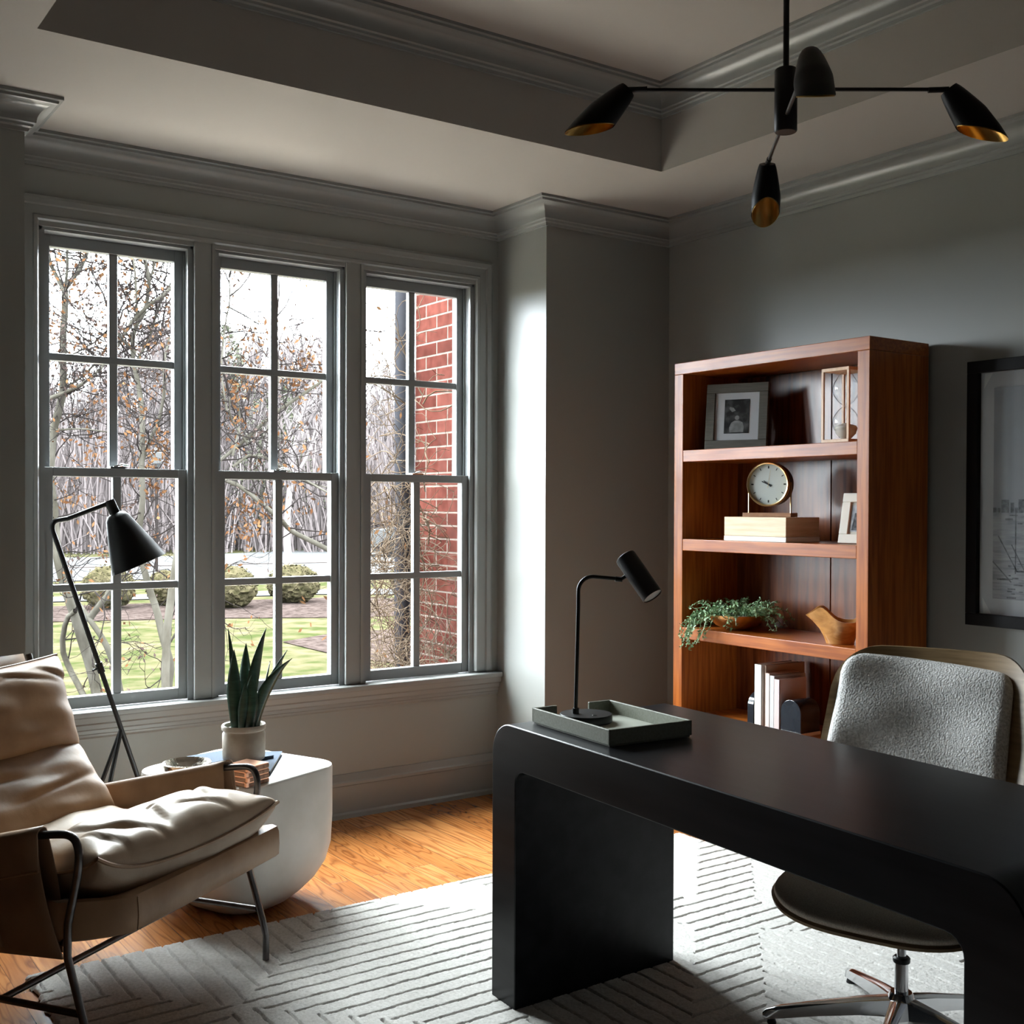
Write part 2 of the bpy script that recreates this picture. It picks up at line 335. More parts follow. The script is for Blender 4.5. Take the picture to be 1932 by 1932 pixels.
# ------------------------------------------------------------------ room shell
XR, YW, YC, XL, YF = 3.674, 4.343, 3.973, -1.0, -1.1
CX0, CX1 = 0.832, 2.955      # window bay returns
HC, HT = 2.64, 2.945
st('floor', MB().box(XL - .1, XR + .1, YF - .1, YW + .1, -.08, 0), 'floor', label='glossy golden oak plank floor of the study', cat='floor')
st('wall_right', MB().box(XR, XR + .15, YF, YC + .6, 0, 2.95), 'wall', label='taupe painted wall behind the cherry bookcase and the framed harbour picture', cat='wall')
st('wall_left', MB().box(XL - .15, XL, YF, YC + .6, 0, 2.95), 'wall_dark', label='unseen wall left of the armchair, darkened to cut bounced light', cat='wall')
st('wall_front', MB().box(XL - .15, XR + .15, YF - .15, YF, 0, 2.95), 'wall_dark', label='unseen wall opposite the windows, darkened to cut bounced light', cat='wall')
st('wall_back_right', MB().box(CX1, XR, YC, YW + .2, 0, 2.95), 'wall', label='projecting wall between the window bay and the bookcase corner', cat='wall')
st('wall_back_left', MB().box(XL, CX0, YC, YW + .2, 0, 2.95), 'wall', label='projecting wall left of the window bay behind the armchair', cat='wall')
WC = (1.239, 1.889, 2.539); HW = .285
wb = MB()
wb.box(CX0, CX1, YW, YW + .112, 0, .54); wb.box(CX0, CX1, YW, YW + .112, 2.325, 2.95)
ed = [CX0] + [e for c in WC for e in (c - HW, c + HW)] + [CX1]
for k in range(0, len(ed), 2): wb.box(ed[k], ed[k + 1], YW, YW + .112, .54, 2.325)
st('wall_back', wb, 'wall', label='taupe painted wall around the three windows', cat='wall')

# ceiling with a raised tray
TX0, TX1, TY0, TY1 = .737, 3.062, .02, 3.36
cb = MB()
for (a, b, c, d) in ((XL, TX0, YF, YW + .1), (TX1, XR, YF, YW + .1), (TX0, TX1, YF, TY0), (TX0, TX1, TY1, YW + .1)):
    cb.box(a, b, c, d, HC, HT)
cb.box(XL - .1, XR + .1, YF - .1, YW + .1, HT, HT + .1)
st('ceiling', cb, 'ceil', label='painted tray ceiling with a recessed centre', cat='ceiling')

def sweep(path, prof, closed=False):
    """path: plan points, interior to the left; prof: (distance from wall, z)"""
    P = [Vector((x, y)) for x, y in path]; n = len(P); loops = []
    for i in range(n):
        if closed or 0 < i < n - 1:
            a = (P[i] - P[i - 1]).normalized(); b = (P[(i + 1) % n] - P[i]).normalized()
        elif i == 0: a = b = (P[1] - P[0]).normalized()
        else: a = b = (P[-1] - P[-2]).normalized()
        na = Vector((-a.y, a.x)); nb = Vector((-b.y, b.x)); m = na + nb; m = m / m.length_squared * 2 if m.length > 1e-6 else na
        loops.append([Vector((P[i].x + m.x * d, P[i].y + m.y * d, z)) for d, z in prof])
    mb = MB(); k = len(prof); vs = [v for l in loops for v in l]; fs = []
    for i in range(n if closed else n - 1):
        j = (i + 1) % n
        for q in range(k - 1): fs.append((i * k + q, j * k + q, j * k + q + 1, i * k + q + 1))
    mb.add(vs, fs)
    if not closed: mb.f += [tuple(range(k)), tuple((n - 1) * k + q for q in range(k))[::-1]]
    return mb
def crown(top, h=.105, p=.1):
    s = h / .105; q = p / .1
    pr = [(-.002, top - .105 * s), (.010 * q, top - .105 * s), (.013 * q, top - .094 * s), (.021 * q, top - .090 * s), (.023 * q, top - .082 * s), (.030 * q, top - .078 * s)]
    pr += [(.030 * q + .052 * q * (1 - cos(t * pi / 2)), top - .078 * s + .055 * s * sin(t * pi / 2)) for t in (.2, .4, .6, .8, 1.)]
    pr += [(.086 * q, top - .021 * s), (.088 * q, top - .013 * s), (.1 * q, top - .011 * s), (.1 * q, top + .001)]
    return pr
room = [(XR, YF), (XR, YC), (CX1, YC), (CX1, YW), (CX0, YW), (CX0, YC), (XL, YC), (XL, YF)]
st('trim_1', sweep(room, crown(HC)), 'trim', label='crown moulding around the room at the lower ceiling', cat='moulding', smooth=True, angle=30)
tray = [(TX1, TY0), (TX1, TY1), (TX0, TY1), (TX0, TY0)]
st('trim_2', sweep(tray, crown(HT, .10), True), 'trim', label='crown moulding inside the raised ceiling tray', cat='moulding', smooth=True, angle=30)
def base_prof(h=.185): return [(.022, 0), (.022, .018), (.015, .026), (.015, h - .05), (.019, h - .046), (.019, h - .034), (.014, h - .028), (.009, h - .012), (.005, h), (-.002, h)]
st('baseboard_back', sweep([(XR - .001, YC), (CX1, YC), (CX1, YW), (CX0, YW), (CX0, YC), (XL + .03, YC)], base_prof()), 'trim', label='tall moulded baseboard under the windows', cat='baseboard')
st('baseboard_right', sweep([(XR, YF + .03), (XR, YC - .03)], base_prof()), 'trim', label='baseboard along the bookcase wall', cat='baseboard')
st('baseboard_left', sweep([(XL, YC - .03), (XL, YF + .03)], base_prof()), 'trim', label='baseboard along the left wall', cat='baseboard')
# outlet-free panel line under the sill

# window casing, stool and apron
cs = MB()
def casing_prof(): return [(0, 0), (.0, .012), (.006, .020), (.018, .020), (.022, .015), (.055, .013), (.060, .021), (.078, .024), (.088, .020), (.090, 0)]
def member(mb, a, b, inner_dir, pr, mit0=None, mit1=None):
    """a board along a-b, profile offset away from inner edge"""
    a = Vector(a); b = Vector(b); d = Vector(inner_dir)
    t = (b - a).normalized(); l0 = []; l1 = []
    for (w, h) in pr:
        l0.append(a - d * w + Vector((0, -h, 0)) + t * (mit0 or 0) * w); l1.append(b - d * w + Vector((0, -h, 0)) + t * (mit1 or 0) * w)
    mb.loft([l0, l1])
Y0 = YW
xi0, xi1, zi = .954, 2.824, 2.34
member(cs, (xi0, Y0, .57), (xi0, Y0, zi), (1, 0, 0), casing_prof(), 0, 1)
member(cs, (xi1, Y0, .57), (xi1, Y0, zi), (-1, 0, 0), casing_prof(), 0, 1)
member(cs, (xi0, Y0, zi), (xi1, Y0, zi), (0, 0, -1), casing_prof(), -1, 1)
for (a, b) in ((1.524, 1.604), (2.174, 2.254)):
    cs.box(a, b, Y0 - .014, Y0, .565, zi); cs.box(a - .001, a + .012, Y0 - .02, Y0, .565, zi); cs.box(b - .012, b + .001, Y0 - .02, Y0, .565, zi)
cs.box(xi0 - .002, xi1 + .002, Y0 - .012, Y0 + .002, 2.322, zi + .002)
st('trim_3', fixn(cs.build('trim_3', 'trim')) and cs, 'trim', label='moulded casing around the window group', cat='casing') if False else None
o = fixn(cs.build('trim_3', 'trim')); o['kind'] = 'structure'; o['label'] = 'moulded casing around the window group'; o['category'] = 'casing'
sl = MB()
sl.box(CX0 + .003, CX1 - .003, YW - .056, YW + .12, .538, .562)
slo = st('trim_4', sl, 'trim', label='window stool running along the bottom of all three windows', cat='sill', bevel=.006, segs=3)
ap = sweep([(CX1 - .004, YW), (CX0 + .004, YW)], [(.0, .455), (.010, .455), (.014, .463), (.014, .470), (.020, .474), (.020, .486), (.026, .492), (.028, .508), (.040, .516), (.044, .538), (0, .538)])
st('trim_5', ap, 'trim', label='moulded apron below the window stool', cat='moulding')

# windows
random.seed(5)
for n, c in enumerate(WC):
    w = bpy.data.objects.new('window_%d' % (n + 1), None); COL.objects.link(w); w.location = (c, YW, .562); w['kind'] = 'structure'
    w['label'] = ['left double-hung window behind the floor lamp', 'middle double-hung window behind the snake plant', 'right double-hung window facing the brick wall'][n]; w['category'] = 'window'
    Z = lambda z: z - .562
    jb = MB()
    for s in (-1, 1):
        a, b = sorted((s * HW, s * (HW - .014))); jb.box(a, b, .0, .108, 0, Z(2.325))
        a, b = sorted((s * (HW - .014), s * (HW - .022))); jb.box(a, b, .0, .012, 0, Z(2.311)); jb.box(a, b, .052, .058, Z(1.45), Z(2.311))
    jb.box(-HW, HW, .0, .108, Z(2.311), Z(2.325)); jb.box(-HW, HW, .10, .13, -.03, .004)
    jb.build('window_jamb', 'sash', w)
    for (nm, yc, z0, z1, gb, gt, zm) in (('upper_sash', .082, 1.425, 2.311, 1.458, 2.268, 1.865), ('lower_sash', .034, .566, 1.457, .610, 1.424, 1.013)):
        s = MB(); t = .019; gw = .231; ow = .268
        s.box(-ow, -gw, yc - t, yc + t, Z(z0), Z(z1)); s.box(gw, ow, yc - t, yc + t, Z(z0), Z(z1))
        s.box(-gw, gw, yc - t, yc + t, Z(z0), Z(gb)); s.box(-gw, gw, yc - t, yc + t, Z(gt), Z(z1))
        so = s.build(nm, 'sash', w, bevel=.0015, segs=1)
        g = MB(); g.box(-.016, .016, yc - .013, yc + .013, Z(gb), Z(gt)); g.box(-gw, gw, yc - .0135, yc + .0135, Z(zm - .014), Z(zm + .014))
        g.build('glazing_bar', 'sash', so, bevel=.003)
        MB().box(-gw - .004, gw + .004, yc - .002, yc + .002, Z(gb - .004), Z(gt + .004)).build('pane', 'glass', so)
        if nm == 'lower_sash':
            lk = MB().box(-.028, .028, .012, .05, Z(1.457), Z(1.463)); lk.tube([(-.01, .03, Z(1.462)), (.02, .03, Z(1.472)), (.045, .03, Z(1.468))], .004, 8)
            lk.build('sash_lock', 'lampwhite' if False else 'chrome', so)

# ------------------------------------------------------------------ rug
def build_rug():
    import numpy as np
    x0, x1, y0, y1 = .70, 3.17, .40, 3.352; h = .0031
    nx = int((x1 - x0) / h); ny = int((y1 - y0) / h)
    X = np.linspace(x0, x1, nx); Y = np.linspace(y0, y1, ny); gx, gy = np.meshgrid(X, Y, indexing='ij')
    A = gx + gy; B = gx - gy
    ab = np.array([.9, 2.05, 2.75, 3.935, 5.09, 5.43]); bb = np.array([-3.3, -2.55, -1.71, -.65, -.07, .205, 1.0, 1.6, 2.3])
    par = (np.searchsorted(ab, A) + np.searchsorted(bb, B)) % 2
    # crossing (3.94,-1.70): the sector to its right is level
    ref = (np.searchsorted(ab, 4.2) + np.searchsorted(bb, -1.4)) % 2
    hor = (par == ref) ^ ((A > 5.09) & (A < 5.43) & (B > -.07) & (B < .205))
    sp = .0605
    rng = np.random.default_rng(3)
    def nz(n, s):
        a = rng.random((n, n)); ix = np.linspace(0, n - 1.001, nx); iy = np.linspace(0, n - 1.001, ny)
        i0 = ix.astype(int); j0 = iy.astype(int); fx = (ix - i0)[:, None]; fy = (iy - j0)[None, :]
        return s * ((a[i0][:, j0] * (1 - fx) + a[i0 + 1][:, j0] * fx) * (1 - fy) + (a[i0][:, j0 + 1] * (1 - fx) + a[i0 + 1][:, j0 + 1] * fx) * fy)
    wob = nz(90, .006) - .003
    px = np.abs(((gx + wob - 1.143) / sp + .5) % 1 - .5) * sp; py = np.abs(((gy + wob - 2.777) / sp + .5) % 1 - .5) * sp
    d = np.where(hor, py, px)
    z = .013 + nz(300, .0012) + rng.random((nx, ny)) * .0018
    g = np.clip(1.2 - d / .0038, 0, 1) ** .6
    z = z - g * .0115
    e = np.minimum.reduce([gx - x0, x1 - gx, gy - y0, y1 - gy]); z = z * np.clip(e / .008, 0.05, 1) ** .4
    z = np.maximum(z, .0015)
    jx = (rng.random((nx, ny)) - .5) * .0018; jy = (rng.random((nx, ny)) - .5) * .0018
    edge = np.clip(e / .01, 0, 1)
    gx = gx + jx + (1 - edge) * (nz(200, .012) - .006); gy = gy + jy + (1 - edge) * (nz(200, .012) - .006)
    V = np.stack([gx, gy, z], -1).reshape(-1, 3)
    i = np.arange(nx - 1)[:, None]; j = np.arange(ny - 1)[None, :]; a = (i * ny + j).ravel()
    F = np.stack([a, a + ny, a + ny + 1, a + 1], -1)
    me = bpy.data.meshes.new('rug'); me.vertices.add(len(V)); me.vertices.foreach_set('co', V.ravel())
    me.loops.add(F.size); me.loops.foreach_set('vertex_index', F.ravel().astype('i'))
    me.polygons.add(len(F)); me.polygons.foreach_set('loop_start', np.arange(0, F.size, 4, dtype='i'))
    try: me.polygons.foreach_set('loop_total', np.full(len(F), 4, dtype='i'))
    except Exception: pass
    me.polygons.foreach_set('use_smooth', [True] * len(F)); me.update(); me.validate()
    me.materials.append(mat('wool_pile', (.52, .505, .48), .95, col2=(.64, .625, .60), ns=(120, 120, 120), bump=.7, bs=(500, 500, 500), bdist=.003, spec=.1, sheen=.2))
    o = bpy.data.objects.new('rug', me); COL.objects.link(o)
    tag(o, 'pale grey wool rug carved with nested right-angled lines, under the desk', 'rug')
build_rug()

# ------------------------------------------------------------------ desk
def desk():
    H, T, R, ri = .75, .113, .085, .035
    FL, FR, BL, BR = Vector((1.697, 2.515)), Vector((1.612, .947)), Vector((2.262, 2.523)), Vector((2.185, .947))
    Ld = 1.568
    out = [(0, .010)] + [(0, H - R)] + [(R - R * cos(a), H - R + R * sin(a)) for a in [pi / 2 * k / 10 for k in range(1, 11)]]
    out += [(Ld - x, z) for x, z in out[::-1]]
    inn = [(.115, .010), (.115, H - T - ri)] + [(.115 + ri - ri * cos(a), H - T - ri + ri * sin(a)) for a in [pi / 2 * k / 5 for k in range(1, 6)]]
    inn += [(Ld - x, z) for x, z in inn[::-1]]
    pf = out + inn[::-1]
    def P(t, z, s):
        f = FL.lerp(FR, t / Ld); b = BL.lerp(BR, t / Ld); q = f.lerp(b, s); return Vector((q.x, q.y, z))
    n = len(pf); vs = [P(t, z, 0) for t, z in pf] + [P(t, z, 1) for t, z in pf]
    fs = [(k, (k + 1) % n, n + (k + 1) % n, n + k) for k in range(n)] + [tuple(range(n))[::-1], tuple(range(n, 2 * n))]
    t = thing('desk', 'matte black waterfall desk with rounded corners and slab legs', 'desk', (1.93, 1.73, 0))
    o = MB().add([v - Vector((1.93, 1.73, 0)) for v in vs], fs).build('desk_body', 'desk', t, smooth=True, angle=32)
    fixn(o); b = o.modifiers.new('b', 'BEVEL'); b.width = .003; b.segments = 2; b.limit_method = 'ANGLE'; b.angle_limit = radians(60)
    return t
desk()

# desk tray, lamp
def tray_obj():
    a = Vector((1.728, 2.068, .752)); ang = atan2(.35, .025)     # long side direction (away from the camera)
    t = thing('desk_tray', 'sage green rectangular tray with raised rim on the desk', 'tray', (a.x, a.y, .751), ang - pi / 2)
    Lx, Ly, w = .252, .345, .007
    m = MB().box(.004, Lx - .004, .004, Ly - .004, 0, .006); m.build('tray_base', 'sage', t)
    m = MB().box(0, Lx, 0, w, .004, .041).box(0, w, 0, Ly, .004, .041).box(Lx - w, Lx, 0, Ly, .004, .041)
    # far side with the carrying cut-out
    m.box(0, .075, Ly - w, Ly, .004, .041).box(Lx - .075, Lx, Ly - w, Ly, .004, .041).box(.075, Lx - .075, Ly - w, Ly, .004, .016)
    m.build('tray_rim', 'sage', t, bevel=.0012, segs=1)
    MB().box(w, Lx - w, w, Ly - w, .006, .008).build('tray_liner', 'sage_in', t)
tray_obj()
def desk_lamp():
    b = Vector((1.858, 2.318, .7595)); rt = Vector((.8195, -.573, 0))
    t = thing('desk_lamp', 'black desk lamp with bent stem and cylinder head standing in the green tray', 'lamp', b, atan2(rt.y, rt.x))
    MB().lathe([(.066, 0), (.069, .002), (.069, .018), (.067, .021), (.0, .0212)], 48, cap1=False).build('lamp_base', 'black_metal', t, smooth=True, angle=35)
    MB().lathe([(.006, .021), (.006, .0225), (.004, .023)], 16, Matrix.Translation((.02, -.03, 0))).build('touch_switch', 'chrome', t)
    sx = -.027
    P = [(sx, 0, .021), (sx + .006, 0, .30)] + [(sx + .006 + .038 - .038 * cos(a), 0, .340 + .038 * sin(a)) for a in [pi / 2 * k / 8 for k in range(9)]] + [(.085, 0, .372)]
    MB().tube(P, .0052, 12).tube([(sx, 0, .018), (sx, 0, .035)], .009, 14).build('stem', 'black_metal', t, smooth=True)
    MB().tube([(.075, 0, .372), (.093, 0, .37)], .0072, 12).tube([(.088, 0, .37), (.104, 0, .380)], .005, 10).build('swivel_joint', 'black_metal', t, smooth=True)
    c0, c1 = Vector((.101, .014, .430)), Vector((.168, -.040, .330)); d = (c1 - c0); Lh = d.length
    mt = Matrix.Translation(c0) @ rot_to(d); 
    hd = MB().lathe([(.0, 0), (.024, 0), (.0275, .002), (.0285, .006), (.0285, Lh), (.0265, Lh), (.0265, .04), (0, .04)], 36, mt, False, False).build('lamp_head', 'black_metal', t, smooth=True, angle=35)
    MB().lathe([(0, Lh - .003), (.0265, Lh - .003)], 32, mt, False, False).build('diffuser', 'white_in', hd)
desk_lamp()

# ------------------------------------------------------------------ bookcase
BX, BY0, BY1, BZ = 3.312, 2.556, 3.546, 1.921
SH = [1.555, 1.185, .817, .445, .080]
def bookcase():
    t = thing('bookcase', 'tall reddish cherry open bookcase against the right wall', 'bookcase', (3.48, 3.05, 0))
    o = lambda x: x - 3.48; p = lambda y: y - 3.05
    D1 = XR - .024
    for a, b in ((BY0, BY0 + .052), (BY1 - .052, BY1)):
        MB().box(o(BX), o(D1), p(a), p(b), 0, BZ - .048).build('side_panel', 'cherry', t, bevel=.002)
    MB().box(o(BX), o(D1), p(BY0), p(BY1), BZ - .048, BZ).build('top_panel', 'cherry_h', t, bevel=.002)
    for z in SH:
        MB().box(o(BX) + .001, o(D1 - .012), p(BY0 + .052), p(BY1 - .052), z - (.048 if z > .1 else .07), z).build('shelf', 'cherry_h', t, bevel=.002)
    MB().box(o(D1 - .012), o(D1), p(BY0 + .05), p(2.985), .08, BZ - .05).box(o(D1 - .012), o(D1), p(2.992), p(BY1 - .05), .08, BZ - .05).build('back_board', 'cherry_back', t)
bookcase()

def photo_frame(name, label, c, ang, lean, w, h, fw, mats, fig):
    """stands on z of c; ang = plan direction of its width; lean back in degrees"""
    t = thing(name, label, 'picture frame', c, ang)
    L = Matrix.Rotation(radians(-lean), 4, 'X')     # face looks to -Y local
    fr = MB()
    for (a, b, z0, z1) in ((-w / 2, w / 2, 0, fw), (-w / 2, w / 2, h - fw, h), (-w / 2, -w / 2 + fw, fw, h - fw), (w / 2 - fw, w / 2, fw, h - fw)): fr.box(a, b, -.012, .008, z0, z1, L)
    fr.build('frame', mats[0], t, bevel=.002, segs=1)
    MB().box(-w / 2 + fw - .003, w / 2 - fw + .003, -.004, .002, fw - .003, h - fw + .003, L).build('mat_board', mats[1], t)
    mw, mh = fig; pc = h / 2
    ph = MB().box(-mw / 2, mw / 2, -.0055, -.003, pc - mh / 2, pc + mh / 2, L).build('photo_print', mats[2], t)
    MB().box(-w / 2 + .01, w / 2 - .01, .008, .011, .01, h - .01, L).build('back_panel', 'ink', t)
    s = MB().box(-.025, .025, -.001, .002, 0, h * .72)
    sm = Matrix.Translation((0, .014 + .75 * h * sin(radians(lean)), h * .70)) @ Matrix.Rotation(radians(18), 4, 'X') @ Matrix.Translation((0, 0, -h * .72))
    s = MB().box(-.025, .025, -.001, .002, 0, h * .72, sm); s.build('easel_leg', 'ink', t)
    MB().box(-w / 2 + fw - .001, w / 2 - fw + .001, -.0085, -.0075, fw, h - fw, L).build('glazing', 'clearglass', t)
    return t, ph, L, pc
t, ph, L, pc = photo_frame('photo_frame', 'grey wooden photo frame with black and white print on the top shelf', (3.435, 3.312, SH[0] + .0005), radians(-64), 7, .262, .275, .038, ('frame_grey', 'mat_board', 'photo_dark'), (.105, .142))
fg = MB().lathe([(0, -.0064), (.0095, -.0064)], 20, L @ Matrix.Translation((0, 0, pc - .012)) @ Matrix.Rotation(radians(90), 4, 'X') @ Matrix.Scale(-1, 4, (0, 0, 1)) if False else L @ Matrix.Translation((.002, -.0058, pc - .006)) @ Matrix.Rotation(radians(90), 4, 'X') @ Matrix.Translation((0, 0, .0064)), False, False)
bod = [(-.028, -.066), (-.030, -.045), (-.022, -.026), (-.008, -.018), (.010, -.018), (.026, -.026), (.032, -.045), (.030, -.066)]
fg.add([L @ Vector((x, -.0058, pc + z)) for x, z in bod], [tuple(range(len(bod)))])
fg.add([L @ Vector((x, -.0058, pc + z)) for x, z in [(-.032, .032), (-.020, .018), (-.005, .024), (-.014, .036), (-.03, .04)]], [tuple(range(5))])
fg.build('printed_figure', 'photo_grey', ph)
t, ph, L, pc = photo_frame('photo_frame', 'small ivory photo frame leaning behind the right side panel, beside the clock', (3.425, 2.690, SH[1] + .0005), radians(-78), 14, .15, .19, .034, ('white_frame', 'white_frame', 'photo_lt'), (.078, .10))
fg = MB()
for (a, b, c_, d_) in ((-.03, -.008, -.045, .02), (-.002, .012, -.045, .035), (.018, .034, -.04, .01)):
    fg.add([L @ Vector((x, -.0058, pc + z)) for x, z in ((a, c_), (b, c_), ((a + b) / 2 + .004, d_), ((a + b) / 2 - .004, d_))], [(0, 1, 2, 3)])
fg.build('printed_figure', 'photo_ink', ph)

def hourglass():
    t = thing('hourglass', 'tall hourglass in a square pale wood frame on the top shelf', 'hourglass', (3.40, 2.728, SH[0] + .0005), 0)
    h = .272; a = .062; w = .009; fr = MB()
    for q0 in (0, h - .012): MB().box(-a, a, -a, a, q0, q0 + .012).build('end_plate', 'ply', t, bevel=.001, segs=1)
    for sx in (-1, 1):
        for sy in (-1, 1): MB().box(min(sx * a, sx * (a - w)), max(sx * a, sx * (a - w)), min(sy * a, sy * (a - w)), max(sy * a, sy * (a - w)), .012, h - .012).build('post', 'ply', t)
    pr = [(.012, .014)]
    hh = h - .028
    for k in range(1, 40):
        z = k / 40; r = .006 + .042 * (abs(sin(2 * pi * (z - .0)))) ** .7 if True else 0
        if z < .12: r = .020 + (.006 + .042 * sin(2 * pi * .12) ** .7 - .020) * z / .12
        if z > .88: r = .020 + (.006 + .042 * abs(sin(2 * pi * .88)) ** .7 - .020) * (1 - z) / .12
        pr.append((max(r, .005), .014 + hh * z))
    pr.append((.012, h - .014))
    gb = MB().lathe(pr, 28, None, False, False).build('glass_bulb', 'bulbglass', t, smooth=True, angle=180)
    MB().lathe([(.018, .016), (.036, .034), (.042, .055), (.038, .062), (.010, .072), (0, .074)], 24, None, True, False).build('sand', 'sand', gb, smooth=True)
hourglass()

def clock():
    bx = thing('wooden_box', 'pale oak box with a light lower edge under the clock, middle shelf', 'box', (3.415, 3.096, SH[1] + .0005), 0)
    MB().box(-.095, .095, -.157, .165, .020, .095).build('box_lid', 'oakbox', bx, bevel=.002)
    MB().box(-.096, .096, -.158, .166, 0, .0195).build('box_base', 'white_frame', bx, bevel=.002)
    t = thing('mantel_clock', 'round brass clock on thin legs standing on the oak box', 'clock', (3.40, 3.098, SH[1] + .0962), radians(20))
    # local: face looks to -X
    MB().box(-.035, .035, -.104, .096, 0, .016).build('clock_base', 'walnut', t, bevel=.001, segs=1)
    for y in (-.090, .084): MB().tube([(0, y, .016), (0, y, .135)], .003, 8).build('leg', 'brass', t)
    R = Matrix.Translation((0, -.003, .128)) @ Matrix.Rotation(radians(-90), 4, 'Y')
    cs_ = MB().lathe([(.0, -.045), (.080, -.045), (.083, -.040), (.083, .010)], 48, R, False, False).build('clock_case', 'cherry_back' if False else 'black_metal', t, smooth=True, angle=40)
    MB().lathe([(.083, .008), (.087, .008), (.088, .020), (.084, .026), (.080, .024), (.079, .014)], 48, R, False, False).build('bezel', 'brass', t, smooth=True, angle=40)
    fc = MB().lathe([(0, .012), (.080, .012)], 48, R, False, False).build('dial', 'clockface', t)
    for k in range(12):
        mk = MB()
        a = 2 * pi * k / 12; r0, r1 = (.062, .072); w = .0016 if k % 3 else .0028
        u = Vector((cos(a), sin(a), 0)); v = Vector((-sin(a), cos(a), 0))
        mk.add([R @ (u * r0 + v * w + Vector((0, 0, .0128))), R @ (u * r1 + v * w + Vector((0, 0, .0128))), R @ (u * r1 - v * w + Vector((0, 0, .0128))), R @ (u * r0 - v * w + Vector((0, 0, .0128)))], [(0, 1, 2, 3)]); mk.build('hour_mark', 'ink', fc)
    def hand(y, z, l, w, z0):
        d = Vector((0, y, z)).normalized(); n = Vector((0, -d.z, d.y)); c = Vector((-z0, -.003, .128))
        return MB().add([c - d * .014 + n * w, c + d * l + n * w * .5, c + d * l - n * w * .5, c - d * .014 - n * w], [(0, 1, 2, 3)])
    hand(.9, .38, .030, .0035, .0138).build('clock_hand', 'ink', t)
    hand(.72, .55, .024, .003, .0143).build('clock_hand', 'ink', t)
    hand(-.15, .95, .056, .0009, .0148).build('clock_hand', 'brass', t)
    MB().lathe([(0, .0205), (.079, .0205)], 40, R, False, False).build('clock_glass', 'clearglass', t)
clock()

def trailing_plant():
    t = thing('bowl_planter', 'low brass bowl spilling small green trailing leaves on the shelf', 'plant', (3.435, 3.300, SH[2] + .0005))
    MB().lathe([(.0, 0), (.045, 0), (.085, .018), (.122, .052), (.130, .064), (.126, .064), (.115, .052), (.08, .024), (0, .014)], 40, None, False, False).build('bowl', 'brass', t, smooth=True, angle=60)
    MB().lathe([(0, .056), (.118, .056)], 24, None, False, False).build('soil', 'soil', t)
    random.seed(11); stems = MB(); lv = MB()
    def leaf(p, d, s):
        d = d.normalized(); a = d.cross(Vector((random.uniform(-1, 1), random.uniform(-1, 1), random.uniform(.2, 1)))).normalized(); n = a.cross(d)
        lv.add([p, p + d * s * .5 + a * s * .3 + n * s * .08, p + d * s, p + d * s * .5 - a * s * .3 + n * s * .08], [(0, 1, 2), (0, 2, 3)])
    def vine(p, hd, L, drop):
        P = [Vector(p)]; d = Vector(hd).normalized(); k = 0
        while k * .011 < L:
            d = (d + Vector((random.uniform(-.28, .28), random.uniform(-.28, .28), random.uniform(-.2, .2) - drop))).normalized()
            q = P[-1] + d * .011
            if q.z > .112 + .02 * random.random(): q.z = .112; d.z = -.35
            r = sqrt(q.x ** 2 + q.y ** 2)
            edge = q.x < -.128
            if not edge and q.z < .008: q.z = .008 + random.uniform(0, .006); d.z = abs(d.z) * .2
            if edge and q.z < -.10: break
            P.append(q); k += 1
            for _ in range(2): leaf(q, Vector((random.uniform(-1, 1), random.uniform(-1, 1), random.uniform(-.7, .9))), random.uniform(.009, .017))
        if len(P) > 2: stems.tube(P, .0011, 4)
    for k in range(95):
        a = random.uniform(0, 2 * pi); r = random.uniform(.02, .10)
        L = random.uniform(.07, .17)
        vine((r * cos(a), r * sin(a), .058), (cos(a) * .6 - .25, sin(a) * .8, random.uniform(.3, 1.1)), L, .12)
    for k in range(16):   # strands falling over the shelf edge towards the left front
        vine((-.10, .05 + random.uniform(-.04, .04), .066), (-.75, .35 + random.uniform(-.2, .2), .3), random.uniform(.15, .215), .17)
    stems.build('stems', 'bowlplant', t); lv.build('leaves', 'bowlplant', t)
trailing_plant()

def bird_bowl():
    t = thing('bird_bowl', 'carved honey-coloured wooden bowl shaped like a bird on the shelf', 'bowl', (3.41, 2.748, SH[2] + .0005), radians(40))
    # local y: + = towards the left of the picture (beak). loops stacked in height
    def top(s):   # s: 0 beak .. 1 tail ; rim height
        return .088 + .046 * math.exp(-((s - .21) / .19) ** 2) - .006 * math.exp(-((s - .66) / .2) ** 2) + .034 * max(0, (s - .80) / .20)
    N = 48
    def ring(k, zf, inset=0.):
        loop = []
        for i in range(N):
            a = 2 * pi * i / N; y = cos(a); x = sin(a)
            s = (1 - y) / 2
            hx = .048 + .030 * k; hy = .050 + .056 * k ** 1.2
            if k > .8 and y > .8: hy += .010 * (y - .8) / .2 * (k - .8) / .2; 
            nar = 1 - .35 * max(0, y) * k
            yy = y * (hy - inset) + (.006 if k < .5 else .006 + .016 * (k - .5)); xx = x * (hx - inset) * nar
            loop.append(Vector((xx, yy, zf * top(s))))
        return loop
    lo = [ring(0, 0), ring(.04, .05), ring(.25, .28), ring(.5, .52), ring(.8, .78), ring(1, 1), ring(.97, 1.0, .007), ring(.75, .78, .012), ring(.45, .52, .014), ring(.1, .2, .02)]
    m = MB().loft(lo).build('bowl_body', 'fruit', t, smooth=True, angle=60)
bird_bowl()

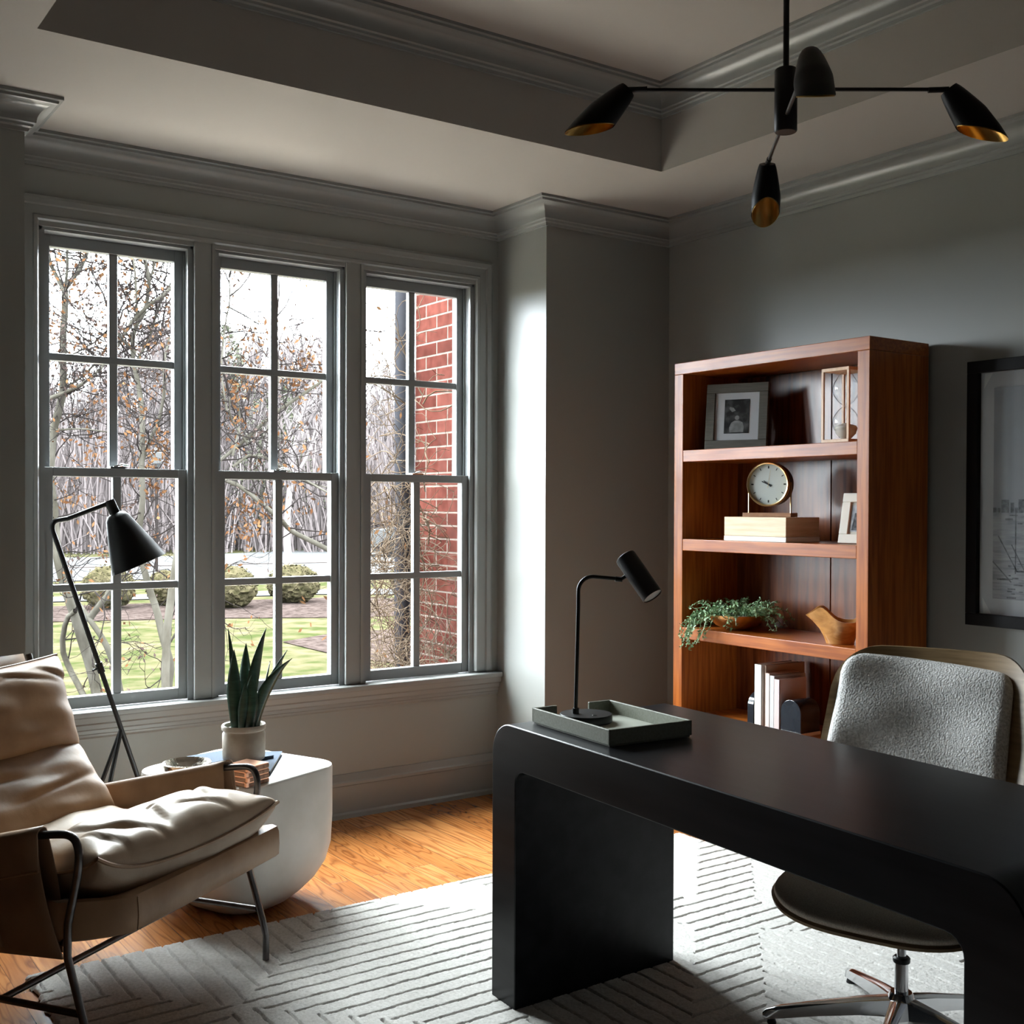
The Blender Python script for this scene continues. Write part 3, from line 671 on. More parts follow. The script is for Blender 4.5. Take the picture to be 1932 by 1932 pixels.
def books_bottom():
    z = SH[3] + .0005; x0 = 3.375
    def book(name, label, y0, w, h, d, m, dx=0):
        # spine looks to -X; y0 = left edge in the picture (larger y)
        t = thing(name, label, 'book', (x0 + dx + d / 2, y0 - w / 2, z), 0, None)
        MB().box(-d / 2, d / 2, -w / 2, -w / 2 + .003, 0, h).box(-d / 2, d / 2, w / 2 - .003, w / 2, 0, h).box(-d / 2, -d / 2 + .003, -w / 2, w / 2, 0, h).build('cover', m, t, bevel=.0008, segs=1)
        MB().box(-d / 2 + .003, d / 2 - .004, -w / 2 + .003, w / 2 - .003, .003, h - .004).build('pages', 'paper', t)
    y = 3.146
    for (lab, w, h, d, m, dx) in (('thick ivory book, tallest in the row, next to the left bookend', .038, .252, .215, 'bkwhite', 0), ('thin tan book just right of the ivory one', .013, .250, .225, 'bktan', .012),
                                  ('slim blush book in the middle of the row', .024, .222, .17, 'bkpink', .004), ('pearl grey book between the blush and mauve books', .026, .216, .18, 'bkgrey', .002),
                                  ('mauve book with broad cover beside the right bookend', .030, .206, .155, 'bkmauve', -.004)):
        book('book', lab, y, w, h, d, m, dx); y -= w + .0008
    def bookend(lab, yc, s):
        t = thing('bookend', lab, 'bookend', (3.43, yc, z), 0)
        pf = [(-.058, .012)] + [(-.058 * cos(pi * k / 16) if False else -.058 + .0, .075)] 
        pf = [(-.055, .012)] + [(.055 * -cos(pi * k / 20), .082 + .055 * sin(pi * k / 20)) for k in range(21)] + [(.055, .012)]
        vs = [Vector((x, -.016, zz)) for x, zz in pf] + [Vector((x, .016, zz)) for x, zz in pf]; n = len(pf)
        o = MB().add(vs, [(k, (k + 1) % n, n + (k + 1) % n, n + k) for k in range(n)] + [tuple(range(n)), tuple(range(n, 2 * n))[::-1]]).build('arch', 'marble_black', t, bevel=.0015)
        fixn(o)
        MB().box(-.058, .058, -.018, .018, 0, .012).build('foot', 'marble_white', t)
    bookend('black arched bookend at the left end of the books', 3.166, 1)
    return y, bookend
_y, _be = books_bottom()
def right_bookend():
    z = SH[3] + .0005
    t = thing('bookend', 'black arched bookend with pale foot at the right end of the books', 'bookend', (3.43, _y - .052, z), radians(90))
    pf = [(-.05, .012)] + [(-.05 * cos(pi * k / 20), .085 + .05 * sin(pi * k / 20)) for k in range(21)] + [(.05, .012)]
    vs = [Vector((x, -.055, zz)) for x, zz in pf] + [Vector((x, .055, zz)) for x, zz in pf]; n = len(pf)
    o = MB().add(vs, [(k, (k + 1) % n, n + (k + 1) % n, n + k) for k in range(n)] + [tuple(range(n)), tuple(range(n, 2 * n))[::-1]]).build('arch', 'marble_black', t, bevel=.0015); fixn(o)
    MB().box(-.052, .052, -.057, .057, 0, .012).build('foot', 'marble_white', t)
right_bookend()

# ------------------------------------------------------------------ wall picture
def wall_picture():
    y0, y1, z0, z1 = 1.62, 2.393, .905, 1.836; X = XR - .001
    t = thing('wall_picture', 'large black framed harbour photograph on the right wall', 'picture', (X, (y0 + y1) / 2, z0))
    yc = (y0 + y1) / 2; h = z1 - z0; hw = (y1 - y0) / 2; fw = .042
    m = MB()
    for a, b, c, d in ((-hw, hw, 0, fw), (-hw, hw, h - fw, h), (-hw, -hw + fw, fw, h - fw), (hw - fw, hw, fw, h - fw)): m.box(-.034, 0, a, b, c, d)
    m.build('frame', 'blackframe', t, bevel=.002)
    MB().box(-.012, -.004, -hw + fw - .002, hw - fw + .002, fw - .002, h - fw + .002).build('mat_board', 'mat_board', t)
    pw = hw - fw - .052; p0 = fw + .056; p1 = h - fw - .056
    ph = MB().box(-.0145, -.012, -pw, pw, p0, p1).build('photo_print', 'harbor_sky', t)
    XX = -.0150
    MB().box(XX, -.0145, -pw, pw, p0, p0 + .30).build('printed_water', 'harbor_water', ph)
    random.seed(4); ink = MB()
    def rect(a, b, c, d, x=XX - .0002): ink.add([(x, a, c), (x, b, c), (x, b, d), (x, a, d)], [(0, 1, 2, 3)])
    y = pw
    while y > -pw + .02:
        w = random.uniform(.008, .03); hh = random.uniform(.02, .075); w = min(w, y + pw); rect(y - w, y, p0 + .30, p0 + .30 + hh * .7); y -= w + random.uniform(0, .008)
    for _ in range(150):
        a = random.uniform(-pw + .01, pw - .05); c = random.choice((random.gauss(.265, .012), random.gauss(.07, .035), random.gauss(.12, .03)))
        c = min(max(c, .004), .29); rect(a, a + random.uniform(.008, .035), p0 + c, p0 + c + random.uniform(.002, .007), XX - .0003)
    def ln(a, b, w=.0022):
        a = Vector((XX - .0004, a[0], a[1])); b = Vector((XX - .0004, b[0], b[1])); n = Vector((0, -(b - a).z, (b - a).y)).normalized() * w
        ink.add([a + n, b + n, b - n, a - n], [(0, 1, 2, 3)])
    k = p0
    for (a, b) in (((pw - .09, k + .1), (pw - .02, k + .22)), ((pw - .085, k + .09), (pw - .085, k + .31)), ((pw - .13, k + .08), (pw - .07, k + .19)), ((pw - .2, k + .10), (pw - .2, k + .27)), ((pw - .28, k + .06), (pw - .22, k + .20)), ((pw - .36, k + .07), (pw - .36, k + .32)), ((pw - .45, k + .06), (pw - .38, k + .21)), ((pw - .07, k + .06), (pw - .0, k + .13))): ln(a, b)
    ink.build('printed_boats', 'photo_ink', ph)
    for zz, s in ((h - fw - .003, -1), (fw + .003, 1)):
        yy = hw - fw - .012
        MB().add([(-.0135, yy - .004, zz), (-.0135, yy - .034, zz), (-.0135, yy - .0, zz + s * .055)], [(0, 1, 2)]).build('corner_mount', 'paper_corner', t)
    MB().box(-.022, -.020, -hw + fw - .002, hw - fw + .002, fw - .002, h - fw + .002).build('glazing', 'clearglass', t)
wall_picture()

# ------------------------------------------------------------------ chandelier
def chandelier():
    C0 = Vector((1.9, 1.69, 0)); b = radians(41)
    t = thing('chandelier', 'black four-arm chandelier with scooped shades and gold insides', 'chandelier', (1.9, 1.69, HT), -b)
    # local x = picture right, local y = away from the camera
    z = lambda v: v - HT
    MB().lathe([(0, z(2.944)), (.06, z(2.944)), (.06, z(2.925)), (.055, z(2.92)), (0, z(2.92))], 32, None, False, False).build('ceiling_plate', 'black_metal', t, smooth=True, angle=40)
    MB().tube([(0, 0, z(2.92)), (0, 0, z(2.262))], .0065, 14).build('rod', 'black_metal', t, smooth=True)
    MB().lathe([(0, z(2.130)), (.022, z(2.130)), (.0245, z(2.133)), (.0245, z(2.263)), (.022, z(2.266)), (0, z(2.266))], 32, None, False, False).build('body', 'black_metal', t, smooth=True, angle=40)
    arms = [((-1, 0), 2.222, (-.72, 0, -.70)), ((1, 0), 2.222, (.60, 0, -.80)), ((0, 1), 2.163, (.02, .46, -.89)), ((0, -1), 2.163, (0, -.55, -.83))]
    for (dx, dy), za, sd in arms:
        e = Vector((dx, dy, 0)) * .34 + Vector((0, 0, z(za) - dx * .0115))
        a = MB().tube([Vector((dx, dy, 0)) * .02 + Vector((0, 0, z(za))), e], .0042, 12).tube([e - Vector((dx, dy, 0)) * .042, e], .0062, 12).build('arm', 'black_metal' if dy == 0 else 'steel', t, smooth=True)
        axis = Vector(sd).normalized(); hx = Vector((dx, dy, 0))
        # scoop: tube cut obliquely so that the long lip is on the outer/top side
        up = (hx - axis * hx.dot(axis)).normalized()          # outer side of the shade
        sd2 = axis.cross(up)
        o0 = e + axis * .0 + up * .0
        N, Mm = 36, 18
        def R(s): return .019 + .0165 * min(1, s / .45) ** .75 - .004 * max(0, s - .75) / .25
        def Lng(th): # length by angle: th=0 outer side
            return .072 + .088 * (.5 + .5 * cos(th)) ** .9
        def surf(off):
            vs = []
            for i in range(Mm + 1):
                for k in range(N):
                    th = 2 * pi * k / N; s = i / Mm; l = Lng(th) * s; r = R(l / .17) - off
                    vs.append(o0 + axis * (l + (0 if off == 0 else .003)) + (up * cos(th) + sd2 * sin(th)) * r)
            return vs, [(i * N + k, i * N + (k + 1) % N, (i + 1) * N + (k + 1) % N, (i + 1) * N + k) for i in range(Mm) for k in range(N)]
        v, f = surf(0); m = MB().add(v, f); m.f.append(tuple(range(N))[::-1])
        v2, f2_ = surf(.0018); rim = [(Mm * N + k, Mm * N + (k + 1) % N, len(m.v) + Mm * N + (k + 1) % N, len(m.v) + Mm * N + k) for k in range(N)]
        sh = m.build('lamp_shade', 'black_shade', t, smooth=True, angle=50)
        m2 = MB().add(v2, [q[::-1] for q in f2_]); m2.f.append(tuple(range(N)))
        m2.build('gold_lining', 'brass_in', sh, smooth=True, angle=50)
        MB().tube([e, e + axis * .012], .007, 10).build('shade_joint', 'black_metal', t, smooth=True)
chandelier()

# ------------------------------------------------------------------ floor lamp
def floor_lamp():
    Y = 4.05; t = thing('floor_lamp', 'slender black tripod floor lamp with a cone shade in front of the left window', 'lamp', (1.30, Y, 0))
    q = lambda x, z, y=0: Vector((x - 1.30, y, z))
    node = q(1.176, .52)
    top = q(.945, 1.205)
    foot = node + (node - top).normalized() * .565
    foot = q(1.335, .006, .0)
    d = (top - foot).normalized()
    P = [foot, top - d * .02] + smooth_path([top - d * .02, q(.925, 1.262), q(.985, 1.272)], 3)[1:] + [q(1.113, 1.323)]
    MB().tube(P, [.0085] * len(P), 12).build('pole', 'black_metal', t, smooth=True)
    for a in (q(.985, .006, -.20), q(1.00, .006, .10)):
        MB().tube([foot + (top - foot) * .44, a], .0075, 10).build('leg', 'black_metal', t, smooth=True)
    c = foot + (top - foot) * .625
    MB().tube([c - d * .018, c + d * .018], .0125, 12).tube([c, c + Vector((-.028, -.012, -.006))], .004, 8).build('clamp', 'black_metal', t, smooth=True)
    n0 = q(1.122, 1.335); ax = Vector((.30, -.10, -.72)).normalized()
    mt = Matrix.Translation(n0) @ rot_to(ax)
    MB().lathe([(0, 0), (.018, 0), (.018, .055), (0, .055)], 24, mt, False, False).build('socket', 'black_metal', t, smooth=True, angle=40)
    prof = [(.016, .048), (.030, .052), (.040, .066), (.058, .12), (.078, .18), (.094, .235), (.097, .245)]
    sh = MB().lathe(prof, 48, mt, True, False).build('lamp_shade', 'black_shade', t, smooth=True, angle=50)
    MB().lathe([(r - .0015, zz + .001) for r, zz in prof[1:]][::-1], 48, mt, False, True).build('shade_lining', 'white_in', sh, smooth=True, angle=50)
floor_lamp()

# ------------------------------------------------------------------ side table
def rrect(cx, cy, hx, hy, r, ang, z, n=7):
    P = []
    for (sx, sy, a0) in ((1, 1, 0), (-1, 1, 90), (-1, -1, 180), (1, -1, 270)):
        for k in range(n + 1):
            a = radians(a0 + 90 * k / n); x = sx * (hx - r) + r * cos(a); y = sy * (hy - r) + r * sin(a)
            P.append(Vector((cx + x * cos(ang) - y * sin(ang), cy + x * sin(ang) + y * cos(ang), z)))
    return P
def side_table():
    t = thing('side_table', 'white plaster side table with rounded sides between armchair and window', 'side table', (1.425, 3.625, 0), radians(24))
    lo = []
    H = .45
    for z, ins, rr in ((0, .125, .10), (.012, .100, .11), (.04, .068, .115), (.08, .036, .115), (.13, .013, .11), (.19, .002, .105), (.28, 0, .10), (H - .008, 0, .10), (H - .002, .002, .098), (H, .007, .095)):
        lo.append(rrect(0, 0, .238 - ins, .258 - ins, rr if rr < .238 - ins else .23 - ins, 0, z))
    MB().loft(lo).build('table_body', 'concrete', t, smooth=True, angle=50)
side_table()
TZ = .4505
def table_items():
    def flatbook(label, c, ang, w, d, h, z):
        t = thing('book', label, 'book', (c[0], c[1], z), ang)
        MB().box(-w / 2, w / 2, -d / 2, d / 2, 0, .002).box(-w / 2, w / 2, -d / 2, d / 2, h - .002, h).box(-w / 2, -w / 2 + .002, -d / 2, d / 2, 0, h).build('cover', 'bookblue', t, bevel=.0006, segs=1)
        MB().box(-w / 2 + .002, w / 2 - .004, -d / 2 + .004, d / 2 - .004, .002, h - .002).build('pages', 'paper', t)
    flatbook('slate blue book lying flat under the plant pot, its corner towards the right', (1.443, 3.626), radians(59), .30, .22, .014, TZ)
    flatbook('pale slate book lying flat on top, behind the silver bowl', (1.420, 3.685), radians(100), .19, .22, .010, TZ + .0145)
    pz = TZ + .0250
    t = thing('snake_plant', 'snake plant in a pale stoneware pot standing on the slate books', 'plant', (1.437, 3.607, pz))
    pot = MB().lathe([(0, 0), (.062, 0), (.068, .004), (.070, .020), (.070, .088), (.066, .094), (.066, .098), (.072, .102), (.073, .112), (.070, .118), (.064, .116), (.062, .10), (0, .10)], 44, None, False, False).build('pot', 'ceramic', t, smooth=True, angle=50)
    MB().lathe([(0, .106), (.050, .1055), (.063, .103)], 28, None, False, False).build('pebbles', 'soil', t)
    rt = Vector((.8195, -.573, 0)); aw = Vector((.573, .8195, 0))
    def blade(base, tip, wmax, bend, tw, depth=0., name='leaf'):
        N = 16; m = MB(); vs = []
        b = rt * base[0] + aw * base[1] + Vector((0, 0, .10)); e = rt * tip[0] + aw * tip[1] + Vector((0, 0, tip[2] - pz))
        mid = (b + e) / 2 + rt * bend[0] + Vector((0, 0, bend[1]))
        for i in range(N + 1):
            s = i / N; p = b * (1 - s) ** 2 + mid * 2 * s * (1 - s) + e * s * s
            w = wmax * min(1, (.55 + 1.1 * s)) * (1 - max(0, (s - .45) / .55) ** 1.7)
            th = tw[0] + (tw[1] - tw[0]) * s; a = rt * cos(th) + aw * sin(th); nn = (aw * cos(th) - rt * sin(th)) 
            for k in range(5):
                c = (k - 2) / 2; vs.append(p + a * w * c * .5 + nn * (abs(c) ** 1.5) * w * .22)
        fs = [(i * 5 + k, i * 5 + k + 1, (i + 1) * 5 + k + 1, (i + 1) * 5 + k) for i in range(N) for k in range(4)]
        o = m.add(vs, fs).build(name, 'snake', t, smooth=True, angle=180)
        sm = o.modifiers.new('s', 'SOLIDIFY'); sm.thickness = .0022; sm.offset = 0
    blade((-.028, .0), (-.053, .0, .912), .020, (.012, .03), (0, .6))
    blade((-.022, -.02), (-.030, -.01, .842), .046, (-.006, 0), (.3, .2))
    blade((.002, .01), (.003, .02, .860), .046, (-.006, 0), (-.1, .1))
    blade((.014, -.005), (.072, .01, .913), .044, (-.012, .02), (.5, 1.0))
    blade((.022, -.03), (.030, -.02, .760), .050, (.002, 0), (0, .1))
    blade((.034, -.012), (.160, .0, .812), .044, (-.035, .045), (.2, .5))
    blade((.036, .012), (.138, .03, .836), .030, (-.02, .01), (.3, .9))
    blade((.050, .0), (.083, .02, .800), .018, (.0, 0), (1.2, 1.3))
    blade((-.036, .012), (-.048, .02, .792), .018, (.004, 0), (1.0, 1.2))
    blade((.000, -.034), (.012, -.03, .735), .034, (0, 0), (.2, .1))
    b = thing('silver_bowl', 'round hammered silver bowl at the left on the side table', 'bowl', (1.240, 3.595, TZ))
    MB().lathe([(0, 0), (.045, 0), (.062, .008), (.074, .026), (.077, .042), (.074, .044), (.070, .040), (.060, .016), (.04, .008), (0, .007)], 48, None, False, False).build('bowl_body', 'silver', b, smooth=True, angle=60)
    for k, (lab) in enumerate(('lowest wooden coaster of the little stack behind the chair arm', 'second wooden coaster from the bottom of the little stack', 'third wooden coaster from the bottom of the little stack', 'top wooden coaster of the little stack behind the chair arm')):
        c = thing('coaster', lab, 'coaster', (1.362, 3.390, TZ + .0005 + k * .0155), radians(22 + (k % 2) * 3), 'stacked coasters on the side table')
        MB().box(-.048, .048, -.048, .048, 0, .011).build('coaster_wood', 'walnut', c, bevel=.001, segs=1)
        MB().box(-.046, .046, -.046, .046, .011, .0148).box(-.050, -.040, -.0484, -.040, .001, .0145).build('coaster_inlay', 'copper', c)
table_items()

# ------------------------------------------------------------------ leather armchair
def pillow(fn_pos, w, h, t, n=28, ear=.06, puff=.45, wr=0., seed=0, crease=None, folds=()):
    """closed cushion: returns mesh and seam loop. fn_pos(a,b,c): local cushion coords -> position"""
    random.seed(seed); mb = MB(); ph = [random.uniform(0, 6) for _ in range(8)]
    def pt(a, b, side):
        ea = 1 - ear * (1 - b * b) ** 1.0 * abs(a) ** 3; eb = 1 - ear * (1 - a * a) ** 1.0 * abs(b) ** 3
        x = a * w / 2 * ea; y = b * h / 2 * eb
        k = max(0, (1 - abs(a) ** 3.2)) ** puff * max(0, (1 - abs(b) ** 3.2)) ** puff
        if crease: k *= crease(a, b)
        edge = (1 - k)
        wv = wr * (sin(a * 9 + ph[0] + b * 3) * .5 + sin(a * 4 - b * 7 + ph[1]) * .6 + sin(b * 13 + ph[2] + a * 5) * .35) * k ** .5
        for (fa, fb, fl, fw, fd, sl) in folds:
            q = (b - fb - sl * (a - fa)); g = max(0, 1 - abs(a - fa) / fl)
            wv += -fd * g ** .7 * (math.exp(-(q / fw) ** 2) - .6 * math.exp(-((q - 2.2 * fw) / (1.6 * fw)) ** 2))
        return fn_pos(x, y, side * (t / 2 * k) + wv * (1 if side > 0 else .4))
    for side in (1, -1):
        vs = [pt(-1 + 2 * i / n, -1 + 2 * j / n, side) for i in range(n + 1) for j in range(n + 1)]
        fs = [(i * (n + 1) + j, (i + 1) * (n + 1) + j, (i + 1) * (n + 1) + j + 1, i * (n + 1) + j + 1) for i in range(n) for j in range(n)]
        if side < 0: fs = [f[::-1] for f in fs]
        mb.add(vs, fs)
    seam = [pt(-1 + 2 * i / n, -1, 0) for i in range(n)] + [pt(1, -1 + 2 * i / n, 0) for i in range(n)] + [pt(1 - 2 * i / n, 1, 0) for i in range(n)] + [pt(-1, 1 - 2 * i / n, 0) for i in range(n + 1)]
    return mb, seam
def armchair():
    t = thing('armchair', 'tan leather sling armchair on a thin dark steel frame, left', 'armchair', (.992, 2.867, 0), -.9651)
    # local x = forward, y = the chair's left (picture right), z up (rug thickness already in)
    HWc = .365
    def side(s):
        y = s * HWc
        P = [(0, y, .014), (0, y, .085), (-.012, y, .13), (-.062, y, .285), (-.060, y, .36), (-.034, y, .47)]
        P2 = smooth_path([(-.034, y, .47), (-.026, y, .53), (-.045, y, .567), (-.10, y, .562), (-.16, y, .552)], 3)
        P3 = [(-.35, y, .505), (-.56, y, .455)] + smooth_path([(-.60, y, .445), (-.66, y, .43), (-.67, y, .37), (-.70, y, .28)], 2) + [(-.78, y, .06), (-.79, y, .014)]
        P = smooth_path(P[:1], 0) + [Vector(p) for p in P[1:]] + P2[1:] + [Vector(p) for p in P3]
        MB().tube(P, .0095, 12).build('side_frame', 'steel', t, smooth=True)
        MB().tube([(-.030, y, .158), (-.735, y, .158)], .0085, 10).build('stretcher', 'steel', t, smooth=True)
    side(1); side(-1)
    MB().tube([(-.255, -HWc, .158), (-.255, HWc, .158)], .0085, 10).build('cross_bar', 'steel', t, smooth=True)
    MB().tube([(-.075, -HWc, .31), (-.060, -.352, .345), (-.02, -.325, .355), (.020, -.27, .355), (.025, .30, .352), (.015, .335, .345), (-.055, HWc, .30)], .0085, 10).build('front_rail', 'steel', t, smooth=True)
    MB().tube([(-.60, -HWc, .158), (-.60, HWc, .158)], .0085, 10).build('rear_rail', 'steel', t, smooth=True)
    # seat sling: wraps the front rail then runs back
    prof = [(.042, .322), (.052, .330), (.054, .36), (.052, .395), (.046, .408), (.030, .412), (-.05, .395), (-.2, .345), (-.36, .30), (-.50, .275)]
    low = [(-.50, .245), (-.36, .262), (-.2, .282), (-.05, .300), (.030, .318)]
    pf = prof + low; n = len(pf)
    def sling(y0, y1, dz0=0, dz1=0, sc=1.):
        ys = [y0 + (y1 - y0) * k / 28 for k in range(29)]
        return MB().loft([[Vector((x - (.13 * (max(0, -.27 - y) / .105) ** 1.5 if x > -.1 else 0), y, z - .012 * (1 - ((y) / .35) ** 2) * (1 if x < .02 else .25))) for x, z in pf] for y in ys])
    o = fixn(sling(-.375, .350).build('seat_sling', 'leather', t, smooth=True, angle=50))
    MB().tube([(.0525, -.262, .404), (.0555, -.262, .36), (.0525, -.262, .326)], .0022, 6).build('seam', 'leather', o)
    # arm slings
    for s in (1, -1):
        y = s * HWc
        def arm(u, v):
            x = -.135 - .485 * u
            zt = .562 - .118 * ((x + .135) / -.485)
            zb = .285 - .03 * u
            if v < .5: # outer face
                k = v / .5; zz = zb + (zt - zb) * k; xx = x + (.075 * (1 - u) * (1 - k) ** 1.4)
                return Vector((xx, y + s * (.016 + .006 * sin(k * pi)), zz))
            if v < .62:
                a = (v - .5) / .12 * pi; return Vector((x, y + s * .016 * cos(a), zt + .014 * sin(a)))
            k = (v - .62) / .38; zz = zt + (zb - zt) * k; xx = x + .045 * (1 - u) * k
            return Vector((xx, y - s * (.016 + .014 * sin(k * pi)), zz))
        o = MB().grid(arm, 14, 40).build('arm_sling', 'leather_dark' if s < 0 else 'leather_dark', t, smooth=True, angle=180)
        m = o.modifiers.new('s', 'SOLIDIFY'); m.thickness = .004; m.offset = 0
        # folded flap with hem
        def flap(u, v):
            x = -.128 - .50 * u; zt = .563 - .118 * ((x + .135) / -.485); 
            if v < .3:
                a = v / .3 * pi / 2; return Vector((x, y + s * .023 * sin(a), zt + .013 * cos(a)))
            return Vector((x + .012 * (v - .3) * (1 - u), y + s * (.023 + .006 * (v - .3)), zt - .085 * (v - .3) / .7 - .01 * u))
        o = MB().grid(flap, 10, 10).build('arm_flap', 'leather_dark', t, smooth=True, angle=180)
        m = o.modifiers.new('s', 'SOLIDIFY'); m.thickness = .005; m.offset = 0
        MB().tube([flap(k / 10, 1) + Vector((0, s * .001, .002)) for k in range(11)], .0035, 6).build('hem', 'leather', o, smooth=True)
        ls = MB()
        ls.tube([(-.262, y + s * .026, .470), (-.262, y + s * .028, .42), (-.268, y + s * .029, .385), (-.25, y + s * .030, .365), (-.262, y + s * .029, .385), (-.255, y + s * .028, .31)], .003, 6)
        ls.tube([(-.262, y + s * .029, .385), (-.238, y + s * .028, .33), (-.225, y + s * .027, .295)], .003, 6)
        ls.build('lacing', 'leather', t, smooth=True)
    # back sling
    def bk(u, v):
        yy = -.31 + .62 * u; z = .26 + .60 * v; x = -.50 - .28 * v ** .8 + .02 * (1 - (yy / .31) ** 2) * -1
        return Vector((x - .055, yy, z))
    o = MB().grid(bk, 12, 14).build('back_sling', 'leather_dark', t, smooth=True, angle=180); m = o.modifiers.new('s', 'SOLIDIFY'); m.thickness = .012; m.offset = 0
    for y in (-.315, .315): MB().tube([(-.585, y * HWc / .315, .158), (-.60, y * 1.03, .30), (-.70, y, .55), (-.815, y, .86)], .0095, 10).build('back_post', 'steel', t, smooth=True)
    # seat cushion (rear puff and front puff)
    def seat_pos(x0, z0, tilt, tip=0., skew=0.):
        ct, sn = cos(tilt), sin(tilt)
        def f(x, y, c):
            zz = c
            ez = -.022 * (1 if skew else 0) * (1 - (y / .35) ** 2) * max(0, (x / .14 + 1) / 2) ** 2 + tip * (1.35 if y < 0 else .30) * (abs(y) / .34) ** 3.5 * max(0, (x / .14 + 1) / 2) ** 2; x = x + skew * min(y / .35, .15)
            return Vector((x0 + x * ct - zz * sn, y, z0 + x * sn + zz * ct + ez))
        return f
    mb, seam = pillow(seat_pos(-.375, .388, radians(-5)), .33, .66, .125, 30, .03, .42, .005, 2)
    sc = fixn(mb.build('seat_cushion', 'leather_light', t, smooth=True, angle=180, merge=True))
    MB().tube(seam + seam[:1], .0035, 6, caps=False).build('piping', 'leather', sc, smooth=True)
    mb, seam = pillow(seat_pos(-.098, .450, radians(6), .034, .034), .285, .70, .175, 72, .085, .40, .0065, 7, folds=((.2, -.45, .8, .035, .014, .25), (.1, -.05, .75, .04, .013, -.2), (.35, .30, .6, .035, .012, .3), (-.1, .62, .7, .04, .010, -.15), (.5, -.72, .5, .03, .011, .1), (.0, .12, .5, .03, .008, .5)))
    fc = fixn(mb.build('front_cushion', 'leather_light', t, smooth=True, angle=180, merge=True))
    MB().tube(seam + seam[:1], .0052, 6, caps=False).build('piping', 'leather', fc, smooth=True)
    # back pads
    def back_pos(cx, cz, lean):
        # cushion x -> width (local y), cushion y -> up the back, c -> towards the sitter
        up = Vector((-sin(lean), 0, cos(lean))); nr = Vector((cos(lean), 0, sin(lean)))
        return lambda x, y, c: Vector((cx, 0, cz)) + Vector((0, 1, 0)) * x + up * y + nr * c
    mb, seam = pillow(back_pos(-.565, .515, radians(38)), .63, .27, .13, 44, .035, .42, .004, 4, folds=((.3, -.2, .6, .06, .006, .2), (-.4, .3, .5, .06, .006, -.3)))
    lb = fixn(mb.build('lower_back_pad', 'leather', t, smooth=True, angle=180, merge=True))
    MB().tube(seam + seam[:1], .0035, 6, caps=False).build('piping', 'leather', lb, smooth=True)
    mb, seam = pillow(back_pos(-.662, .728, radians(17)), .62, .285, .175, 48, .10, .40, .004, 9, folds=((-.3, .5, .5, .05, .006, .4), (.3, .6, .45, .045, .006, -.5), (.75, .55, .3, .05, .008, -.8)))
    hb = fixn(mb.build('head_pad', 'leather', t, smooth=True, angle=180, merge=True))
    MB().tube(seam + seam[:1], .0052, 6, caps=False).build('piping', 'leather_light', hb, smooth=True)
armchair()

